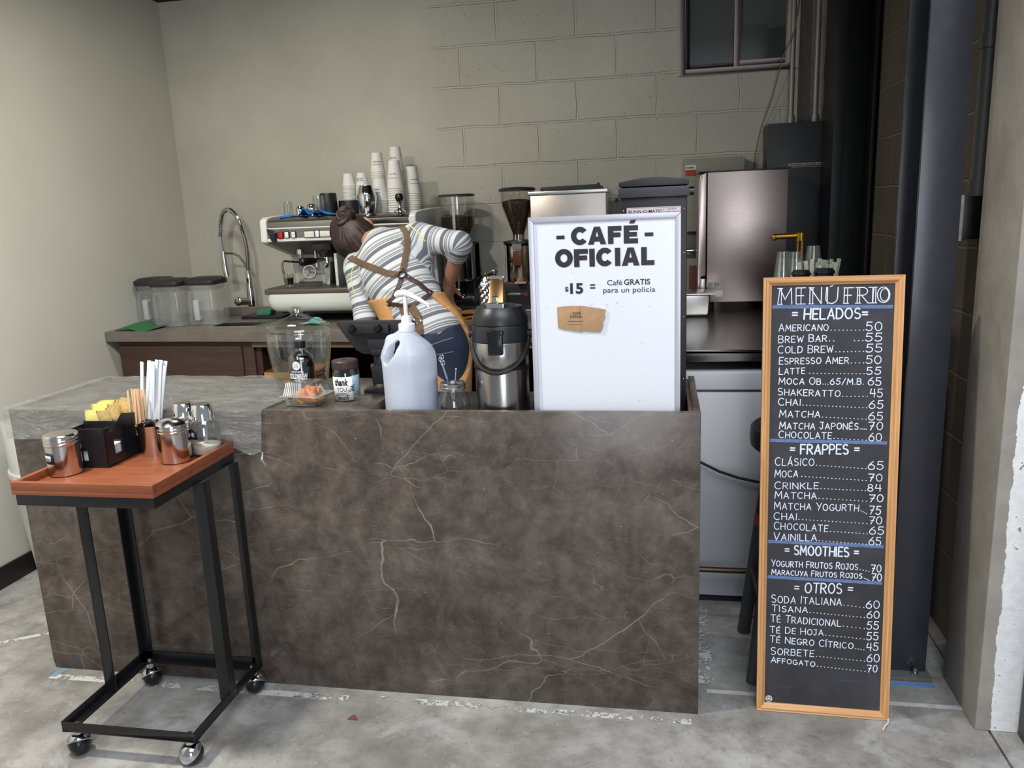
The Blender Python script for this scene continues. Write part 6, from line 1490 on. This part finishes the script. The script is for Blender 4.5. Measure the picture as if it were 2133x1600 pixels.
sa_=ho_.data.attributes.new('strand','FLOAT_VECTOR','POINT'); sa_.data.foreach_set('vector',np.stack([np.cos(ang)*9,np.sin(ang)*9,hgt*14],1).astype(np.float32).ravel())
bun=H(.040,-.078,.044); Bf=Field(bun-.1,bun+.1,.004)
Bf.ell(bun,(.050,.034,.042),.008,.05,MH).ell(bun-hf*.018+hr*.012+hu*.012,(.034,.024,.026),.006,.05,MH).ell(bun-hf*.014-hr*.022-hu*.008,(.028,.022,.026),.006,.05,MH).ell(bun-hf*.010+hr*.026-hu*.018,(.022,.020,.018),.006,.05,MH)
Vn,Fn=Bf.mesh(); q=(Vn-bun)@MH; an=np.arctan2(q[:,2],q[:,0]); rr_=np.hypot(q[:,2],q[:,0])
Vn=Vn-np.outer(.0035*np.sin(an*3+rr_*260)+.0015*np.sin(an*9+rr_*520),hf)
hb2=np_mesh('hair_bun',Vn,Fn,hairm,ho_,0)
sa_=hb2.data.attributes.new('strand','FLOAT_VECTOR','POINT'); sa_.data.foreach_set('vector',np.stack([an*1.5+rr_*60,rr_*160,an*0],1).astype(np.float32).ravel())
# striped shirt
Sh=Field(lo,hi,.0055); torso(Sh,.012); arms(Sh,.011)
g=np.meshgrid(*Sh.ax,indexing='ij'); G=np.stack(g,-1).astype(np.float32)
def cut(F,p,n,c=None,r=None):
    D=((G-p.astype(np.float32))@n.astype(np.float32))
    if c is not None:
        m=np.linalg.norm(G-c.astype(np.float32),axis=-1)<r; F.F=np.where(m,np.maximum(F.F,D),F.F)
    else: F.F=np.maximum(F.F,D)
cut(Sh,V3(-1.05,.95,.985),nrm(V3(-.06,0,-1)))
for e,w,f in ((elR,wrR,.30),(elL,wrL,.55)):
    d=nrm(w-e); p=e+(w-e)*f; Q=G-p.astype(np.float32); td=Q@d.astype(np.float32); rd=np.linalg.norm(Q-td[...,None]*d.astype(np.float32),axis=-1)
    far=np.linalg.norm(G-w.astype(np.float32),axis=-1); msk=(rd<.068)&(td>-.01)&(td<.26); Sh.F=np.where(msk,np.maximum(Sh.F,td),Sh.F)
cut(Sh,nek+nrm(hc-nek)*.012,nrm(nrm(hc-nek)+sp*.4),nek+nrm(hc-nek)*.09,.115)
Vs,Fs=Sh.mesh()
def seg_d(Pn,a,b):
    ab=b-a; t=np.clip(((Pn-a)@ab)/(ab@ab),0,1); return np.linalg.norm(Pn-a-t[:,None]*ab,axis=1),t
# wrinkles near the waist and elbows, stripes measured along the body
wr_=.004*np.sin(((Vs-pel)@sp)*95+((Vs-pel)@la)*30+2*np.sin(((Vs-pel)@la)*25))*np.clip(1-np.abs((Vs-wai)@sp)/.16,0,1)
nn=(Vs-(pel+np.outer((Vs-pel)@sp,sp))); nn/=np.linalg.norm(nn,axis=1)[:,None]+1e-9
Vs=Vs+nn*wr_[:,None]
so=np_mesh('shirt',Vs,Fs,skin,P,1)
Vs=np.array([v.co for v in so.data.vertices])
dT,_=seg_d(Vs,pel,nek); 
dR,tR=seg_d(Vs,shR,elR); dR2,tR2=seg_d(Vs,elR,wrR); dL,tL=seg_d(Vs,shL,elL); dL2,tL2=seg_d(Vs,elL,wrL)
sT=(Vs-pel)@sp+.25*((Vs-pel)@la)*0
def along(s_,e_,w_):
    d1=nrm(e_-s_); d2=nrm(w_-e_); L=np.linalg.norm(e_-s_); up_=(Vs-e_)@nrm(d1+d2)
    W_=.07; x=(Vs-e_)@d1; y=-((Vs-e_)@d2); f=np.clip(x/np.maximum(x+y,1e-6),0,1)
    r_=np.where((x>0)&(y>0),L+f*W_,np.where(up_<0,L+np.minimum(x,0),L+W_+np.maximum(-y,0))); return r_+(.13-(L/.074)%1)*.074
sR=along(shR,elR,wrR); sL=along(shL,elL,wrL)
inR=((Vs-(shR+la*-.012))@nrm(elR-shR)>0)&(np.minimum(dR,dR2)<dT-.03)
inL=((Vs-(shL+la*.012))@nrm(elL-shL)>.0)&(np.minimum(dL,dL2)<dT-.03)
stv=np.where(inR,sR,np.where(inL,sL,sT))
at=so.data.attributes.new('stripe','FLOAT','POINT'); at.data.foreach_set('value',stv.astype(np.float32))
def mat_shirt():
    tt=NT('grey_striped_knit'); a=tt.n('ShaderNodeAttribute',attribute_name='stripe').outputs['Fac']
    f=tt.math('FRACT',tt.math('ADD',tt.math('MULTIPLY',a,1/.074),10.0))
    wh=S((214,220,220)); gy=S((112,112,124)); mg=S((156,158,168))
    col=tt.ramp(f,[(0,wh),(.25,wh),(.27,gy),(.48,gy),(.50,wh),(.55,wh),(.56,mg),(.62,gy),(.63,wh),(.66,wh),(.67,gy),(.74,mg),(.76,wh),(.82,wh),(.84,mg),(.95,mg),(.97,wh)],'LINEAR')
    n=tt.noise(240,3,.6)
    col=tt.mix(.12,col,tt.ramp(n,[(.3,(.3,.3,.3)),(.7,(.9,.9,.9))]),'MULTIPLY')
    return tt.done(tt.bsdf(color=col,rough=.9,normal=tt.bump(n,.2,.002)))
so.data.materials[0]=mat_shirt()
# jeans
Je=Field(lo,(hi[0],hi[1],1.10),.0055); legs(Je,.010,False); Je.ell(pel,(.172,.118,.135),.03,.09,MT)
g=np.meshgrid(*Je.ax,indexing='ij'); G=np.stack(g,-1).astype(np.float32)
cut(Je,V3(-1.05,.95,1.005),nrm(V3(-.06,0,1))); cut(Je,V3(0,0,.10),V3(0,0,-1))
Vj,Fj=Je.mesh()
def mat_denim():
    tt=NT('dark_denim'); v=tt.obj(); n=tt.noise(9,4,.6,v); n2=tt.noise(300,2,.5,v)
    return tt.done(tt.bsdf(color=tt.mix(tt.math('MULTIPLY',n2,.3),tt.ramp(n,[(.3,S((26,32,48))),(.7,S((48,60,86)))]),S((80,96,124))),rough=.85,normal=tt.bump(n2,.2,.002)))
jo=np_mesh('jeans',Vj,Fj,mat_denim(),P,1)
sho=Field((-1.25,.80,-.005),(-.85,1.14,.14),.005)
for a in (anL,anR): sho.cap(a+V3(0,-.025,-.036),a+V3(0,.155,-.050),.043,.033,.03); sho.cap(a+V3(0,0,0),a+V3(0,-.01,-.05),.042,.046,.02)
sho.F=np.maximum(sho.F,(.003-np.meshgrid(*sho.ax,indexing='ij')[2]))
np_mesh('shoes',*sho.mesh(),pm('black_shoes',(28,27,28),.6),P,1)
# apron wrapped round the front, open at the back
Ap=Field(lo,(hi[0],hi[1],1.40),.0055); torso(Ap,.024,False); legs(Ap,.024,False)
g=np.meshgrid(*Ap.ax,indexing='ij'); G=np.stack(g,-1).astype(np.float32)
cut(Ap,V3(0,0,.52),V3(0,0,-1)); cut(Ap,wai+sp*.050,nrm(sp*.95-fr*.30+la*.50))
fh=nrm(fr*V3(1,1,.35)); D1=(G-(wai-fh*.065).astype(np.float32))@(-(fh-la*.95)).astype(np.float32); D2=(G-(wai+sp*.03-fh*.045).astype(np.float32))@(-(fh+la*.32+sp*.42)).astype(np.float32)
Ap.F=np.maximum(Ap.F,np.minimum(D1,D2))
apm=pm('tan_canvas_apron',(196,146,92),.85,0,.1,60,.12)
np_mesh('apron',*Ap.mesh(),apm,P,2)

# leather straps crossing on the back, ring, rivets, hanging ties, seams
dg=bpy.context.evaluated_depsgraph_get()
TS=BVHTree.FromObject(so,dg); TJ=BVHTree.FromObject(jo,dg)
def snap(pts,off,tree=TS,n=5):
    P_=[Vector(p) for p in pts]; out=[];nr=[]
    for a,b in zip(P_,P_[1:]):
        for i in range(n): out.append(a.lerp(b,i/n))
    out.append(P_[-1]); res=[]
    for p in out:
        l,nn,_,_=tree.find_nearest(p); res.append(l+nn*off); nr.append(nn)
    return res,nr
leath=pm('brown_suede_leather',(104,82,62),.8,0,.2,60,.15); dleath=pm('dark_brown_leather',(62,42,36),.5,0,.2,60,.1)
brass=metal('antique_brass',(150,130,96),.3,(1,1,1))
def strap(name,pts,w,m,tree=TS,th=.003):
    p,nv_=snap(pts,.0015,tree); return MB().ribbon(p,nv_,w,th).build(name,m,P,bevel=.0006)
strap('strap',[(-1.405,1.17,1.262),(-1.3753,1.123,1.2659),(-1.32,1.0696,1.2521),(-1.2518,1.0215,1.2343),(-1.1939,.9978,1.2153),(-1.140,.986,1.207)],.026,leath)
strap('strap',[(-1.178,1.165,1.398),(-1.1569,1.1289,1.3909),(-1.1298,1.0912,1.3698),(-1.1178,1.0644,1.332),(-1.1166,1.031,1.2857),(-1.1206,1.01,1.2489),(-1.1235,.996,1.222)],.025,leath)
strap('strap',[(-1.1235,.984,1.193),(-1.1278,.9744,1.185),(-1.1373,.9526,1.1491),(-1.155,.9513,1.1209),(-1.1751,.9464,1.0988)],.020,dleath)
strap('strap',[(-1.108,.984,1.203),(-1.0991,.9815,1.197),(-1.0685,.9753,1.1796),(-1.0378,.9678,1.1587),(-1.0088,.9656,1.1373)],.020,dleath)
strap('waist_tie',[(-1.1704,.944,1.0971),(-1.1378,.9303,1.0962),(-1.0971,.9196,1.0891),(-1.0516,.9217,1.0994),(-1.0225,.9406,1.1194),(-1.0041,.9617,1.1319)],.015,dleath)
strap('hanging_tie',[(-1.112,.922,1.088),(-1.0913,.8988,1.0499),(-1.0748,.8741,1.0058),(-1.068,.86,.93)],.034,leath)
ht=strap('hanging_tie',[(-1.074,.916,1.088),(-1.0419,.8915,1.0501),(-1.0293,.8637,.9973),(-1.022,.855,.92)],.034,leath)
def disc(name,c,r,m,h=.004,ring=0,par=P):
    l,nn,_,_=TS.find_nearest(Vector(c)); M_=Matrix.Translation(l+nn*.005) @ nn.to_track_quat('Z','Y').to_matrix().to_4x4()
    mb=MB()
    if ring: mb.tube([(r*math.cos(a*PI/12),r*math.sin(a*PI/12),0) for a in range(24)],ring,8,True)
    else: mb.lathe([(r,0),(r,h*.5),(r*.6,h),(0,h)],18)
    return mb.xf(M_).build(name,m,par)
disc('strap_ring',(-1.1232,.9839,1.207),.016,dleath,ring=.0042)
for c,r in (((-1.1751,.9464,1.0988),.012),((-1.0041,.9617,1.1340),.012)): disc('apron_rivet',c,r,dleath); disc('rivet_cap',c,.007,chrome,.008)
for c in ((-1.151,.984,1.206),(-1.122,1.0,1.228),(-1.096,.981,1.196)): disc('strap_stud',c,.004,brass,.007)
disc('buckle',(-1.040,.885,1.035),.014,chrome,ring=.003)
sm_=pm('neon_seam_thread',(206,214,120),.8)
for pts in ([(-1.364,1.1143,1.2582),(-1.3861,1.1129,1.2188),(-1.3897,1.1054,1.1691),(-1.3737,1.0876,1.1262)],[(-1.125,1.125,1.392),(-1.0945,1.099,1.3818),(-1.0674,1.0849,1.3583),(-1.0465,1.0771,1.3329)]):
    p,nv_=snap(pts,.0005); MB().ribbon(p,nv_,.0045,.001).build('raglan_seam',sm_,P)
dst=pm('denim_stitching',(112,128,156),.8)
for pts in ([(-1.0,.8563,.9377),(-.9717,.8613,.9479),(-.9358,.874,.9586),(-.9028,.8972,.9658)],[(-.9755,.8644,.9018),(-.9476,.8698,.9063),(-.9042,.8902,.9117)]):
    p,nv_=snap(pts,.0005,TJ); MB().ribbon(p,nv_,.004,.001).build('pocket_seam',dst,jo)
